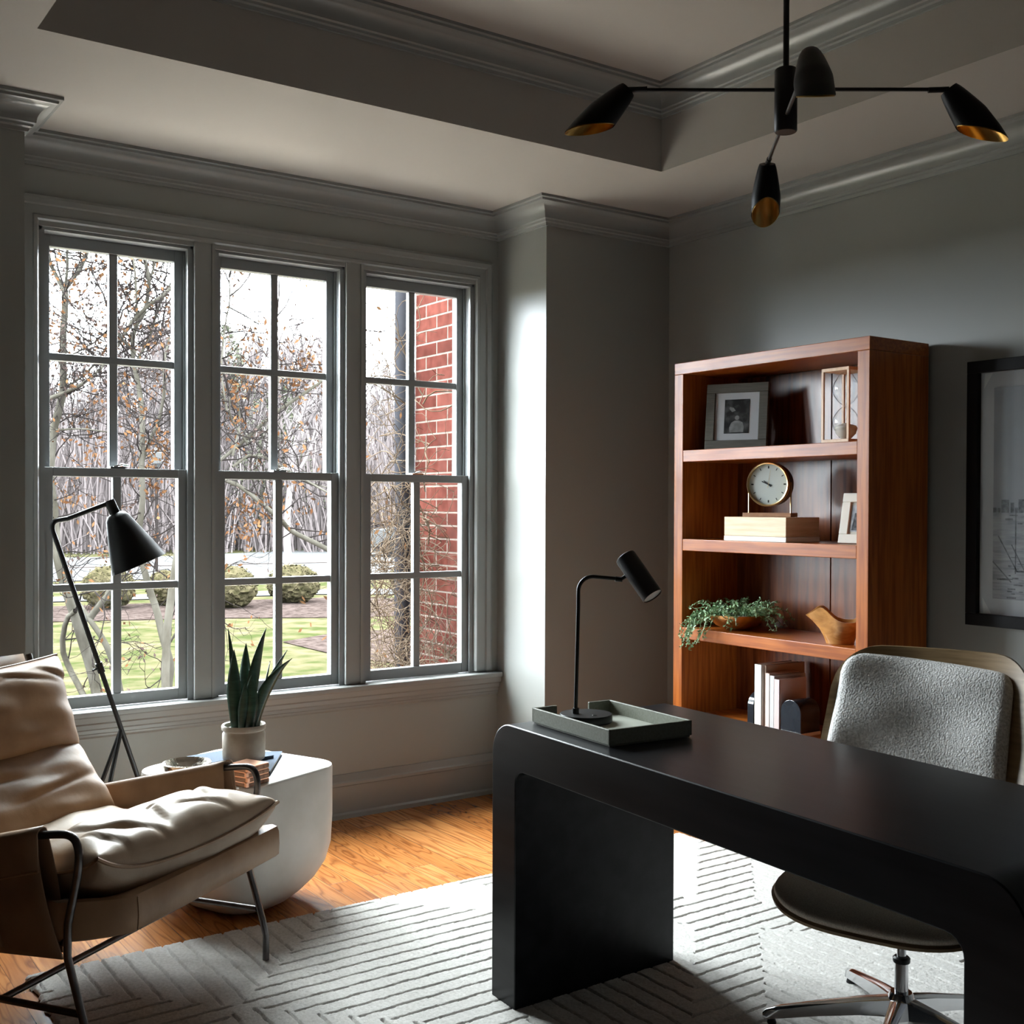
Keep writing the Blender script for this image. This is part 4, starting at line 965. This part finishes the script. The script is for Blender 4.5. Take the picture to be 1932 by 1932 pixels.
# ------------------------------------------------------------------ office chair
def office_chair():
    t = thing('office_chair', 'swivel chair with curved ash shell and white boucle back behind the desk', 'office chair', (2.40, 1.745, .013), radians(200))
    # base: five polished arms
    for k in range(5):
        a = radians(133 - 200 + 72 * k); d = Vector((cos(a), sin(a), 0)); n = Vector((-sin(a), cos(a), 0))
        lo = []
        for s, w, z0, z1 in ((.02, .026, .055, .100), (.10, .021, .050, .088), (.20, .017, .036, .068), (.29, .014, .020, .048), (.325, .012, .014, .036), (.335, .006, .014, .026)):
            lo.append([d * s + n * w + Vector((0, 0, z0)), d * s - n * w + Vector((0, 0, z0)), d * s - n * w * .8 + Vector((0, 0, z1 - .006)), d * s - n * w * .3 + Vector((0, 0, z1)), d * s + n * w * .3 + Vector((0, 0, z1)), d * s + n * w * .8 + Vector((0, 0, z1 - .006))])
        ar = fixn(MB().loft(lo).build('base_arm', 'chrome', t, smooth=True, angle=40))
        MB().lathe([(.011, 0), (.012, .004), (.008, .018)], 16, Matrix.Translation(d * .312)).build('glide', 'black_metal', ar, smooth=True, angle=50)
    MB().lathe([(.030, .045), (.034, .055), (.034, .095), (.026, .110), (.0, .110)], 28, None, True, False).build('hub', 'chrome', t, smooth=True, angle=40)
    MB().tube([(0, 0, .10), (0, 0, .195)], .0165, 24).tube([(0, 0, .19), (0, 0, .37)], .0115, 20).build('gas_column', 'chrome', t, smooth=True, angle=50)
    MB().lathe([(.020, .183), (.021, .186), (.021, .194), (.017, .198)], 24).build('column_collar', 'black_metal', t, smooth=True)
    MB().box(-.12, .12, -.06, .06, .355, .385).build('seat_mechanism', 'black_metal', t, bevel=.004)
    # seat: superellipse pan and pad
    def seat_loop(z, gx, gy, ins):
        P = []
        for k in range(56):
            a = 2 * pi * k / 56; c, s = cos(a), sin(a); e = .62
            x = abs(c) ** e * (1 if c > 0 else -1); y = abs(s) ** e * (1 if s > 0 else -1)
            X_ = .185 + x * (.255 - ins); Y_ = .045 + y * (.262 - ins)
            P.append(Vector((X_, Y_, z - .02 * max(0, (X_ - .30) / .15) ** 2 + .012 * (abs(Y_ - .03) / .27) ** 3)))
        return P
    fixn(MB().loft([seat_loop(.388, 1, 1, .07), seat_loop(.392, 1, 1, .02), seat_loop(.398, 1, 1, .0), seat_loop(.406, 1, 1, -.002), seat_loop(.408, 1, 1, .006)]).build('seat_shell', 'ash', t, smooth=True, angle=50))
    fixn(MB().loft([seat_loop(.4085, 1, 1, .006), seat_loop(.414, 1, 1, .003), seat_loop(.421, 1, 1, .006), seat_loop(.425, 1, 1, .016), seat_loop(.427, 1, 1, .08), seat_loop(.427, 1, 1, .2)]).build('seat_pad', 'seat_fabric', t, smooth=True, angle=180))
    # back shell (curved about the vertical) with rounded corners
    hw, z0, z1 = .262, .40, .925
    def xb(y, z): # surface: concave towards the sitter
        k = (z - z0) / (z1 - z0); return -.085 - .26 * k + .085 * (abs(y) / hw) ** 2.4
    def outline(n=14, ins=0.):
        r = .10; P = []
        H = hw - ins; Z0 = z0; Z1 = z1 - ins
        # width tapers a little towards the top
        for (sx, sz, a0) in ((1, 1, 0), (-1, 1, 90)):
            for k in range(n + 1):
                a = radians(a0 + 90 * k / n); P.append((sx * (H - .012 - r) + r * cos(a), Z1 - r + r * sin(a)))
        P += [(-H, Z0 + .12), (-H + .01, Z0), (H - .01, Z0), (H, Z0 + .12)]
        return P
    def panel(name, m, ins, off0, off1, par, puff=0., nu=30, nv=30, wr=0.):
        # map the unit square onto the rounded outline
        def xy(u, v):
            z = z0 + (z1 - ins - z0) * v; H = hw - ins; r = .10 if ins == 0 else .045
            top = z1 - ins
            if z > top - r: lim = H - r - .012 + sqrt(max(0, r * r - (z - (top - r)) ** 2))
            else: lim = H - .012 * (z - z0) / (z1 - z0)
            if ins == 0: return (2 * u - 1) * lim, z
            return -lim + u * (2 * lim - .026), z - .022 * u * v * (1 if v > .5 else 0) * (2 * v - 1)
        mb = MB()
        for (off, rev) in ((off1, False), (off0, True)):
            vs = []
            for i in range(nu + 1):
                for j in range(nv + 1):
                    u, v = i / nu, 1 - (1 - j / nv) ** 1.6
                    y, z = xy(u, v); k = 0
                    if puff and not rev: k = puff * (max(0, 1 - abs(2 * u - 1) ** 4) * max(0, 1 - (2 * v - 1) ** 6)) ** .5
                    w = wr * (sin(y * 26 + z * 14) + sin(z * 31 - y * 17 + 1)) * .5 if not rev else 0
                    vs.append(Vector((xb(y, z) + off + k + w, y, z)))
            fs = [(i * (nv + 1) + j, (i + 1) * (nv + 1) + j, (i + 1) * (nv + 1) + j + 1, i * (nv + 1) + j + 1) for i in range(nu) for j in range(nv)]
            if rev: fs = [f[::-1] for f in fs]
            mb.add(vs, fs)
        n = (nu + 1) * (nv + 1); b = lambda i, j: i * (nv + 1) + j
        for j in range(nv): mb.f += [(b(0, j), b(0, j + 1), n + b(0, j + 1), n + b(0, j)), (b(nu, j), b(nu, j + 1), n + b(nu, j + 1), n + b(nu, j))[::-1]]
        for i in range(nu): mb.f += [(b(i, nv), b(i + 1, nv), n + b(i + 1, nv), n + b(i, nv)), (b(i, 0), b(i + 1, 0), n + b(i + 1, 0), n + b(i, 0))[::-1]]
        o = mb.build(name, m, par, smooth=True, angle=60, merge=True); return fixn(o)
    panel('back_shell', 'ash', 0., 0., .016, t)
    panel('back_pad', 'boucle', .020, .017, .034, t, puff=.045, wr=.008)
office_chair()

# ------------------------------------------------------------------ outdoors
GZ = -.6
def poly(pts, z, name, m, label=None):
    o = MB().add([(x, y, z) for x, y in pts], [tuple(range(len(pts)))]).build(name, m); o['kind'] = 'structure'
    o['label'] = label; o['category'] = name.split('_')[-1]; return o
poly([(-90, 4.6), (120, 4.6), (160, 240), (-160, 240)], GZ, 'ground_lawn', 'grass', 'green winter lawn outside the windows')
def blob(cx, cy, rx, ry, n=30, seed=0, rot=0):
    random.seed(seed); P = []
    for k in range(n):
        a = 2 * pi * k / n; r = 1 + .08 * sin(3 * a + seed) + .05 * sin(7 * a) + random.uniform(-.03, .03); x, y = rx * r * cos(a), ry * r * sin(a)
        P.append((cx + x * cos(rot) - y * sin(rot), cy + x * sin(rot) + y * cos(rot)))
    return P
poly([(-2, 20.2), (4.5, 19.5), (6.8, 18.7), (8.6, 17.7), (11, 16.9), (17, 16.2), (20, 19.5), (13, 19.6), (10.3, 21.6), (8.0, 22.0), (4.0, 22.6), (-2, 23)], GZ + .012, 'mulch_bed', 'mulch', 'long mulch bed along the walk with the round bushes')
poly([(6.5, 14.9), (7.4, 15.4), (8.8, 15.5), (11.5, 14.2), (11, 10), (8.2, 9.6), (6.9, 11.3), (6.5, 13.2)], GZ + .012, 'mulch_bed', 'mulch', 'mulch bed on the lawn right of the middle window')
poly(blob(3.2, 9.0, 1.9, 1.6, seed=2) , GZ + .010, 'leaf_litter_patch', 'litter', 'bare patch with fallen leaves around the near tree')
poly(blob(6.2, 10.4, 2.2, 1.0, seed=5, rot=.5) , GZ + .009, 'leaf_litter_patch', 'litter', 'dry leaf litter in front of the brick wall')
poly([(-6, 24.2), (4, 23.7), (8, 22.9), (10.6, 22.4), (14, 20.2), (20, 16.6), (21.5, 17.3), (16, 21.2), (11.5, 23.6), (8.5, 24.1), (4, 25), (-6, 25.5)], GZ + .02, 'front_walk', 'paving', 'pale front walk behind the bushes')
poly([(-10, 31), (8, 29.5), (13, 28), (24, 23.5), (40, 22), (60, 40), (30, 43), (22, 45.5), (14, 42), (-10, 47)], GZ + .02, 'driveway', 'paving', 'pale driveway behind the bushes')
poly([(-10, 37.6), (14, 34.9), (40, 30), (40, 30.25), (14, 35.2), (-10, 37.9)], GZ + .03, 'driveway_joint', 'mulch', 'dark joint across the driveway')

def bush(cx, cy, rx, rz, label):
    random.seed(int(cx * 100)); t = thing('round_bush', label, 'bush', (cx, cy, GZ))
    import bmesh
    bm = bmesh.new(); bmesh.ops.create_icosphere(bm, subdivisions=4, radius=1)
    for v in bm.verts:
        k = 1 + random.uniform(-.07, .07) + .05 * sin(v.co.x * 9) * sin(v.co.y * 8 + 1) * sin(v.co.z * 7)
        v.co = Vector((v.co.x * rx * k, v.co.y * rx * k, max(-.96, v.co.z) * rz * k + rz * .96))
    me = bpy.data.meshes.new('foliage'); bm.to_mesh(me); bm.free(); me.materials.append(MT['bush']); o = bpy.data.objects.new('foliage', me); COL.objects.link(o); o.parent = t
    lf = MB()
    for _ in range(900):
        a = random.uniform(0, 2 * pi); zz = random.uniform(-.8, 1); r = sqrt(1 - zz * zz) if abs(zz) < 1 else 0
        p = Vector((cos(a) * r * rx, sin(a) * r * rx, zz * rz + rz * .96)) * random.uniform(.97, 1.06); s = random.uniform(.012, .03)
        d = Vector((random.uniform(-1, 1), random.uniform(-1, 1), random.uniform(-1, 1))).normalized(); e = d.cross(Vector((0, 0, 1))).normalized()
        lf.add([p - d * s, p + e * s, p + d * s, p - e * s], [(0, 1, 2, 3)])
    lf.build('leaves', 'bush', t)
bush(7.85, 20.5, .52, .40, 'round clipped bush at the left of the middle window')
bush(9.35, 20.9, .50, .38, 'round clipped bush right of the middle glazing bar')
bush(7.05, 21.6, .36, .34, 'round clipped bush at the right edge of the left window')
bush(5.95, 21.5, .46, .40, 'round clipped bush behind the forked trunks of the left window')
bush(12.6, 21.8, .50, .36, 'round bush low in the right window behind the tangled branches')

MT['reflector'] = mat('warm_reflector', (.24, .205, .17), .9, col2=(.29, .25, .21), ns=(3, 3, 1), spec=0.)  # slab added out of view, reflects skylight up onto the ceiling
o = MB().box(-1.5, 6.5, 4.60, 7.6, GZ, GZ + .03).build('reflector', 'reflector'); o['kind'] = 'structure'; o['label'] = 'added unseen pale slab outside the windows, bounces skylight to the ceiling'; o['category'] = 'reflector'
# trees --------------------------------------------------------------
def taper(P, r0, r1):
    n = len(P); return [r0 + (r1 - r0) * (k / (n - 1)) ** .8 for k in range(n)]
def twiggy(mb, p, d, L, r, depth, leaves=None, lprob=.3, curl=.25, spread=.9):
    n = 5; P = [p.copy()]; q = p.copy(); dd = d.normalized()
    for k in range(n):
        dd = (dd + Vector((random.gauss(0, curl), random.gauss(0, curl), random.gauss(0, curl) + .05))).normalized()
        q = q + dd * L / n; P.append(q.copy())
        if depth > 0 and k > 0 and random.random() < .8:
            sd = (dd + Vector((random.gauss(0, spread), random.gauss(0, spread), random.gauss(0, spread)))).normalized()
            twiggy(mb, q, sd, L * random.uniform(.5, .75), r * .6, depth - 1, leaves, lprob, curl, spread)
        if leaves is not None and random.random() < lprob:
            for _ in range(random.randint(1, 2)):
                c = q + Vector((random.gauss(0, .03), random.gauss(0, .03), random.gauss(-.02, .03))); s = random.uniform(.014, .028)
                a = Vector((random.gauss(0, 1), random.gauss(0, 1), random.gauss(-1, .8))).normalized(); b = a.cross(Vector((random.gauss(0, 1), random.gauss(0, 1), .3))).normalized()
                leaves.add([c, c + a * s + b * s * .5, c + a * s * 2, c + a * s - b * s * .5], [(0, 1, 2, 3)])
    mb.tube(P, taper(P, r, r * .35), 4, caps=False)
def near_tree(name, label, y, lines, rads, seed, twn, dense=(), ldens=.25, trunk_mat='bark'):
    random.seed(seed); base = Vector((lines[0][0][0], y, GZ)); t = thing(name, label, 'tree', base)
    tr = MB(); tw = MB(); lv = MB(); lg = MB()
    for li, pts in enumerate(lines):
        r0, r1 = rads[li]; ph = random.uniform(0, 6)
        P = [Vector((x, y + .25 * sin(i * .7 + ph) * min(1, i / 3) * (1 if li else .4), z)) - base for i, (x, z) in enumerate(pts)]
        if pts[0][1] < .1:
            d = (P[0] - P[1]).normalized(); P = [P[0] + d * max(0, (P[0].z) / max(.3, -d.z if d.z < 0 else .3))] + P; P[0].z = min(P[0].z, -.02)
        P = smooth_path(P, 1)
        tr.tube(P, taper(P, r0, r1), 8, caps=False)
        for i in range(2, len(P) - 1):
            if P[i].z + GZ < .9 and random.random() < .9: continue
            for _ in range(twn):
                if random.random() < .72:
                    d = Vector((random.gauss(0, 1), random.gauss(0, .8), random.gauss(.35, .6)))
                    twiggy(tw, P[i], d, random.uniform(.35, .8), .0062, 2, lv if random.random() < .55 else lg, ldens)
        d = (P[-1] - P[-2]); twiggy(tw, P[-1], d, .8, .009, 2, lv, ldens)
    for (x, z, n) in dense:      # clusters of clinging dead leaves
        for _ in range(n):
            c = Vector((x + random.gauss(0, .07), y + random.gauss(0, .15), z + random.gauss(0, .07))) - base; s = random.uniform(.014, .028)
            a = Vector((random.gauss(0, 1), random.gauss(0, 1), random.gauss(-1, .8))).normalized(); b = a.cross(Vector((1, .3, .2))).normalized()
            lv.add([c, c + a * s + b * s * .5, c + a * s * 2, c + a * s - b * s * .5], [(0, 1, 2, 3)])
    tr.build('trunk', trunk_mat, t, smooth=True, angle=180); tw.build('twigs', 'twig', t)
    if lv.v: lv.build('leaves', 'leafdry', t)
    if lg.v: lg.build('faded_leaves', 'leafgrey', t)
T1 = [[[2.56,-0.31],[2.54,-0.19],[2.5,0.01],[2.42,0.24],[2.35,0.44],[2.29,0.59],[2.23,0.81],[2.21,0.98],[2.21,1.29],[2.19,1.54],[2.22,1.91],[2.26,2.08],[2.28,2.24],[2.26,2.44],[2.25,2.66],[2.27,2.86],[2.28,3.03]],[[2.28,3.03],[2.23,3.16],[2.17,3.28],[2.14,3.46]],[[2.28,3.03],[2.36,3.15],[2.43,3.33],[2.46,3.5]],[[2.28,2.97],[2.31,3.19],[2.28,3.35],[2.29,3.52]],[[2.46,-0.3],[2.42,-0.17],[2.36,-0.02],[2.3,0.16],[2.3,0.41],[2.33,0.48]],[[2.73,-0.28],[2.67,-0.04],[2.62,0.05],[2.54,0.24],[2.47,0.39],[2.42,0.52]],[[2.47,0.39],[2.55,0.53],[2.59,0.61],[2.67,0.85],[2.78,1.16]],[[2.04,2.1],[2.17,2.16],[2.28,2.21],[2.4,2.29],[2.55,2.44],[2.63,2.58]],[[2.25,2.63],[2.34,2.52],[2.44,2.57],[2.57,2.66]],[[2.28,2.24],[2.48,2.4],[2.69,2.76]],[[2.22,1.91],[2.4,1.93],[2.61,1.91]]]
T2 = [[[2.78,-0.18],[2.78,-0.04],[2.79,0.11],[2.76,0.22],[2.74,0.36],[2.72,0.54],[2.68,0.68],[2.62,0.9],[2.58,1.11],[2.59,1.32],[2.57,1.49],[2.56,1.62],[2.58,1.9],[2.58,2.15],[2.56,2.33],[2.55,2.44],[2.56,2.63],[2.63,2.76],[2.64,2.94],[2.61,3.03],[2.56,3.21]],[[2.55,2.44],[2.43,2.54],[2.33,2.68]],[[2.39,2.43],[2.43,2.51],[2.56,2.73],[2.71,2.87],[2.82,3.0],[2.9,3.13]],[[2.57,2.39],[2.59,2.42],[2.69,2.56],[2.71,2.72],[2.72,2.87],[2.84,3.12]],[[2.57,1.53],[2.64,1.78],[2.69,1.92],[2.69,2.16],[2.68,2.36],[2.76,2.56]],[[2.76,0.22],[2.8,0.33],[2.85,0.45]],[[2.77,0.18],[2.81,0.27],[2.85,0.32]],[[2.64,2.94],[2.68,3.11],[2.66,3.26]],[[2.56,2.63],[2.53,2.85],[2.51,3.08],[2.52,3.24]]]
T3 = [[[2.73,1.29],[2.87,1.48],[3.01,1.61],[3.21,1.78],[3.39,2.0],[3.53,2.12],[3.72,2.26],[3.91,2.44],[4.05,2.57]],[[3.1,1.68],[3.17,1.92],[3.19,2.15],[3.17,2.3]],[[3.21,1.78],[3.06,1.95],[3.02,2.1]],[[3.1,1.6],[3.27,1.72],[3.52,1.57],[3.74,1.42],[4.01,1.29]],[[3.06,1.99],[3.04,2.3],[3.09,2.68],[3.09,2.8],[3.02,2.95]],[[3.39,2.0],[3.43,2.24],[3.41,2.4]],[[3.02,1.51],[3.15,1.45],[3.35,1.29],[3.51,1.21],[3.64,1.13],[3.75,1.08],[3.88,1.01],[4.05,.88]],[[3.44,1.61],[3.61,1.53],[3.89,1.46]]]
near_tree('bare_tree', 'forked pale-barked tree filling the left half of the left window', 9.5, T1, [(.052, .024), (.02, .012), (.024, .013), (.014, .008), (.028, .02), (.036, .018), (.034, .012), (.02, .009), (.010, .006), (.012, .006), (.010, .005)], 21, 2, [(2.18, 2.75, 90), (2.33, 2.9, 50), (2.40, 2.3, 40), (2.5, 1.7, 60), (2.3, 1.4, 40)], .12)
near_tree('bare_tree', 'slender tree with orange dead leaves in the right half of the left window', 8.5, T2, [(.036, .013), (.014, .008), (.02, .008), (.013, .007), (.017, .008), (.011, .006), (.011, .006), (.010, .006), (.010, .006)], 33, 2, [(2.72, 1.75, 90), (2.66, 1.5, 60), (2.85, 2.35, 50), (2.55, 2.9, 40)], .14)
T3 = [[[2.62, -.45], [2.60, .3], [2.66, .9], [2.73, 1.29]]] + T3
near_tree('bare_tree', 'leaning tree whose limbs cross the middle window, with rusty leaf clusters', 8.0, T3, [(.035, .026), (.017, .009), (.009, .005), (.008, .005), (.011, .006), (.009, .004), (.007, .004), (.015, .020), (.007, .004)], 44, 1, [(3.17, 2.25, 70), (3.25, 2.55, 40), (3.72, 2.40, 90), (3.6, 2.25, 50), (3.12, 1.95, 40), (3.25, 1.30, 60), (3.2, 1.1, 50)], .12)

# curly shrub in front of the right window and climbing the brick
def curly(mb, p, d, L, r, depth):
    n = max(6, int(L / .045)); P = [p.copy()]; dd = Vector(d).normalized(); ax = Vector((random.gauss(0, 1), random.gauss(0, 1), random.gauss(0, 1))).normalized(); w = random.uniform(.25, .6); fl = random.randint(3, 7)
    for k in range(n):
        if k % fl == 0: ax = Vector((random.gauss(0, 1), random.gauss(0, .6), random.gauss(0, 1))).normalized(); w = random.choice((-1, 1)) * random.uniform(.25, .6)
        dd = (Matrix.Rotation(w, 3, ax) @ dd); dd = (dd + Vector((0, 0, .05))).normalized()
        q = P[-1] + dd * .045
        if q.x > 3.03: q.x = 3.03; dd.x = -abs(dd.x) * .4
        if q.x < max(2.60, .527 * q.y): dd.x = abs(dd.x) + .3
        if q.y > 5.45: dd.y = -abs(dd.y) - .2
        if q.y < 4.62: q.y = 4.62; dd.y = abs(dd.y)
        if q.z < GZ: q.z = GZ
        P.append(q)
        if depth > 0 and random.random() < .24: curly(mb, q, dd + Vector((random.gauss(0, .8), random.gauss(0, .6), random.gauss(.1, .7))), L * random.uniform(.4, .7), r * .62, depth - 1)
    mb.tube(P, taper(P, r, r * .45), 5, caps=False)
def curly_shrub():
    random.seed(77); t = thing('curly_willow', 'tangled curly-twigged shrub against the brick outside the right window', 'shrub', (2.93, 5.35, GZ))
    m = MB(); O = Vector((2.93, 5.35, GZ))
    for k in range(8):
        curly(m, Vector((2.93 + random.uniform(-.1, .08), 5.25 + random.uniform(-.35, .25), GZ)), (random.uniform(-.25, .15), random.uniform(-.3, .1), 1), random.uniform(1.8, 2.6), .0065, 2)
    for k in range(15):
        curly(m, Vector((2.93 + random.uniform(-.25, .08), 4.95 + random.uniform(-.2, .6), random.uniform(-.2, 1.3))), (random.uniform(-.5, .4), random.uniform(-.5, .3), random.uniform(-.2, 1)), random.uniform(.6, 1.2), .0042, 2)
    for k in range(14):
        curly(m, Vector((2.95 + random.uniform(-.16, .07), 4.95 + random.uniform(-.2, .45), random.uniform(.9, 2.0))), (random.uniform(-.5, .3), random.uniform(-.4, .3), random.uniform(.1, 1)), random.uniform(.5, 1.0), .0040, 1)
    m.v = [tuple(Vector(v) - O) for v in m.v]; m.build('branches', 'drybranch', t, smooth=True, angle=180)
    lf = MB()
    for _ in range(60):
        c = Vector((2.9 + random.uniform(-.5, .1), 5.2 + random.uniform(-.3, .4), random.uniform(.5, 2.4))) - O; s = .02; a = Vector((random.gauss(0, 1), random.gauss(0, 1), -1)).normalized(); b = a.cross(Vector((1, .2, 0))).normalized()
        lf.add([c, c + a * s + b * s * .5, c + a * s * 2, c + a * s - b * s * .5], [(0, 1, 2, 3)])
    lf.build('leaves', 'leafdry', t)
curly_shrub()
bw = MB().box(3.05, 3.5, 4.545, 5.26, GZ - .05, 3.6)
st('brick_wing', bw, 'brick', label='red brick wing wall outside the right window', cat='brick wall')
dp = MB().tube([(3.0, 5.31, GZ + .1), (3.0, 5.31, 3.6)], .042, 12); dp.tube([(3.0, 5.31, GZ + .12), (2.96, 5.42, GZ + .03), (2.9, 5.55, GZ + .03)], .042, 10)
tag(dp.build('downspout', 'pipe', smooth=True, angle=60), 'dark metal downspout at the end of the brick wall', 'downspout')

# far wood line: four twiggy shapes copied many times, plus a conifer
def far_tree_mesh(seed, m, H=9.):
    random.seed(seed); mb = MB()
    def br(p, d, L, r, dep):
        n = 4; P = [p.copy()]; q = p.copy(); dd = d.normalized()
        for k in range(n):
            dd = (dd + Vector((random.gauss(0, .12), random.gauss(0, .12), random.gauss(.05, .08)))).normalized(); q = q + dd * L / n; P.append(q.copy())
            if dep > 0 and k >= (1 if dep < 4 else 1):
                for _ in range(2 if dep > 1 else 3): br(q, dd + Vector((random.gauss(0, .55), random.gauss(0, .55), random.gauss(.15, .3))), L * random.uniform(.42, .62), r * .5, dep - 1)
        mb.tube(P, taper(P, max(r, .035), max(r * .4, .022)), 3, caps=False)
    br(Vector((0, 0, 0)), Vector((0, 0, 1)), H * .62, .14, 4)
    o = mb.build('bare_wood_tree', m); return o
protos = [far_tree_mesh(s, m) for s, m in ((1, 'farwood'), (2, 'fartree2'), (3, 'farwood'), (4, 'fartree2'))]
random.seed(9); first = [True] * 4
for r_i, (dist, n_i) in enumerate(((49, 7), (56, 9), (63, 9), (71, 10))):
    for i in range(n_i):
        bear = radians(9.5 + 24.5 * (i + .5 + (.25 if r_i % 2 else -.25)) / n_i)
        if dist == 49 and bear > radians(23): continue
        k = random.randrange(4); p = protos[k]
        if first[k]: o = p; first[k] = False
        else: o = p.copy(); COL.objects.link(o)
        sc = random.uniform(.85, 1.1) * (dist / 62) * (.90 if bear < radians(17) else 1.05)
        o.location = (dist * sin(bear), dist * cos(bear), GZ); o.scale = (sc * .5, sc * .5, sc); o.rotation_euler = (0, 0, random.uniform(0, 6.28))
        tag(o, 'bare tree in the haze-tinted wood line beyond the driveway', 'tree', 'bare trees of the far wood line')
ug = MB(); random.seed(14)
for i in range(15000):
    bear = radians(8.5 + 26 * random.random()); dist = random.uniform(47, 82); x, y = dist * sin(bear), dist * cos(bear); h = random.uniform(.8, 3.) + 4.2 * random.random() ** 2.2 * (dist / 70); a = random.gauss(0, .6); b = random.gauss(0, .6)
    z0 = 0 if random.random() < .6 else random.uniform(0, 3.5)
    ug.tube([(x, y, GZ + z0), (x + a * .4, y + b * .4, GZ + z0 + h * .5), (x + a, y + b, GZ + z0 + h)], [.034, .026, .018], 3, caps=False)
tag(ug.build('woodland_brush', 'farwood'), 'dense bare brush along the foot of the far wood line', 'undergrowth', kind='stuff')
def conifer(x, y, H, label, seed):
    random.seed(seed); t = thing('conifer', label, 'tree', (x, y, GZ)); m = MB()
    for _ in range(5200):
        z = random.uniform(.12, 1); r = (1 - z) ** .75 * H * .30 * sqrt(random.random()) * (1 + .2 * sin(z * 30)); a = random.uniform(0, 2 * pi)
        p = Vector((r * cos(a), r * sin(a), z * H)); d = Vector((cos(a), sin(a), random.uniform(-.2, .8))).normalized(); s = random.uniform(.10, .24); n = d.cross(Vector((random.gauss(0, 1), random.gauss(0, 1), random.gauss(0, 1)))).normalized() * s * .16
        m.add([p + n, p + d * s, p - n], [(0, 1, 2)])
    m.build('needles', 'conifer', t); MB().tube([(0, 0, 0), (0, 0, H * .95)], [.14, .02], 6).build('trunk', 'bark', t)
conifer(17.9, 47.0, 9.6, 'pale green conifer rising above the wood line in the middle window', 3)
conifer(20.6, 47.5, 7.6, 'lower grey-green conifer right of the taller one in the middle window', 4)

def white_tree():
    random.seed(8); t = thing('pale_tree', 'white-barked tree standing in the lawn beyond the middle window', 'tree', (14.0, 31.6, GZ)); m = MB()
    def br(p, d, L, r, dep):
        P = [p.copy()]; q = p.copy(); dd = d.normalized()
        for k in range(5):
            dd = (dd + Vector((random.gauss(0, .12), random.gauss(0, .12), random.gauss(.04, .06)))).normalized(); q = q + dd * L / 5; P.append(q.copy())
            if dep and k > 1:
                for _ in range(2): br(q, dd + Vector((random.gauss(0, .6), random.gauss(0, .6), random.gauss(.1, .3))), L * random.uniform(.45, .65), r * .5, dep - 1)
        m.tube(P, taper(P, r, r * .45), 6, caps=False)
    br(Vector((0, 0, 0)), Vector((0, 0, 1)), 4.4, .13, 3)
    m.build('trunk_and_limbs', 'fartree2', t, smooth=True, angle=180)
white_tree()

def suv():
    t = thing('parked_car', 'white car parked on the driveway, seen through the right window', 'car', (22.2, 37.2, GZ + .02), radians(-30))
    pf = [(-2.35, .35), (-2.4, .75), (-2.2, .98), (-1.25, 1.12), (-.55, 1.62), (.9, 1.70), (2.0, 1.62), (2.35, 1.05), (2.38, .4)]
    def body(w, pf): 
        n = len(pf); return MB().add([Vector((x, -w, z)) for x, z in pf] + [Vector((x, w, z)) for x, z in pf], [(k, (k + 1) % n, n + (k + 1) % n, n + k) for k in range(n)] + [tuple(range(n)), tuple(range(n, 2 * n))[::-1]])
    fixn(body(.92, pf).build('car_body', 'carwhite', t, bevel=.06, segs=3))
    g = [(-1.12, 1.13), (-.52, 1.55), (.85, 1.62), (1.85, 1.55), (2.1, 1.12)]
    fixn(body(.93, g).build('side_windows', 'cardark', t))
    MB().add([(-1.30, -.78, 1.12), (-1.30, .78, 1.12), (-.60, .70, 1.61), (-.60, -.70, 1.61)], [(0, 1, 2, 3)]).build('windscreen', 'cardark', t)
    MB().box(-2.43, -2.36, -.7, .7, .42, .70).build('grille', 'cardark', t)
    for x in (-1.45, 1.5):
        for y in (-.90, .90): MB().lathe([(0, -.11), (.36, -.11), (.36, .11), (0, .11)], 24, Matrix.Translation((x, y, .36)) @ Matrix.Rotation(pi / 2, 4, 'X'), False, False).build('wheel', 'cardark', t, smooth=True, angle=40)
suv()
def yard_lamp():
    t = thing('yard_lamp', 'lamp post with pale lantern seen low in the upper left window', 'street lamp', (10.3, 32.4, GZ))
    MB().tube([(0, 0, 0), (0, 0, 3.0)], .045, 8).build('post', 'twig', t)
    MB().lathe([(.06, 3.0), (.14, 3.1), (.17, 3.4), (.05, 3.55), (.0, 3.62)], 12, None, True, False).build('lantern', 'lampwhite', t)
yard_lamp()
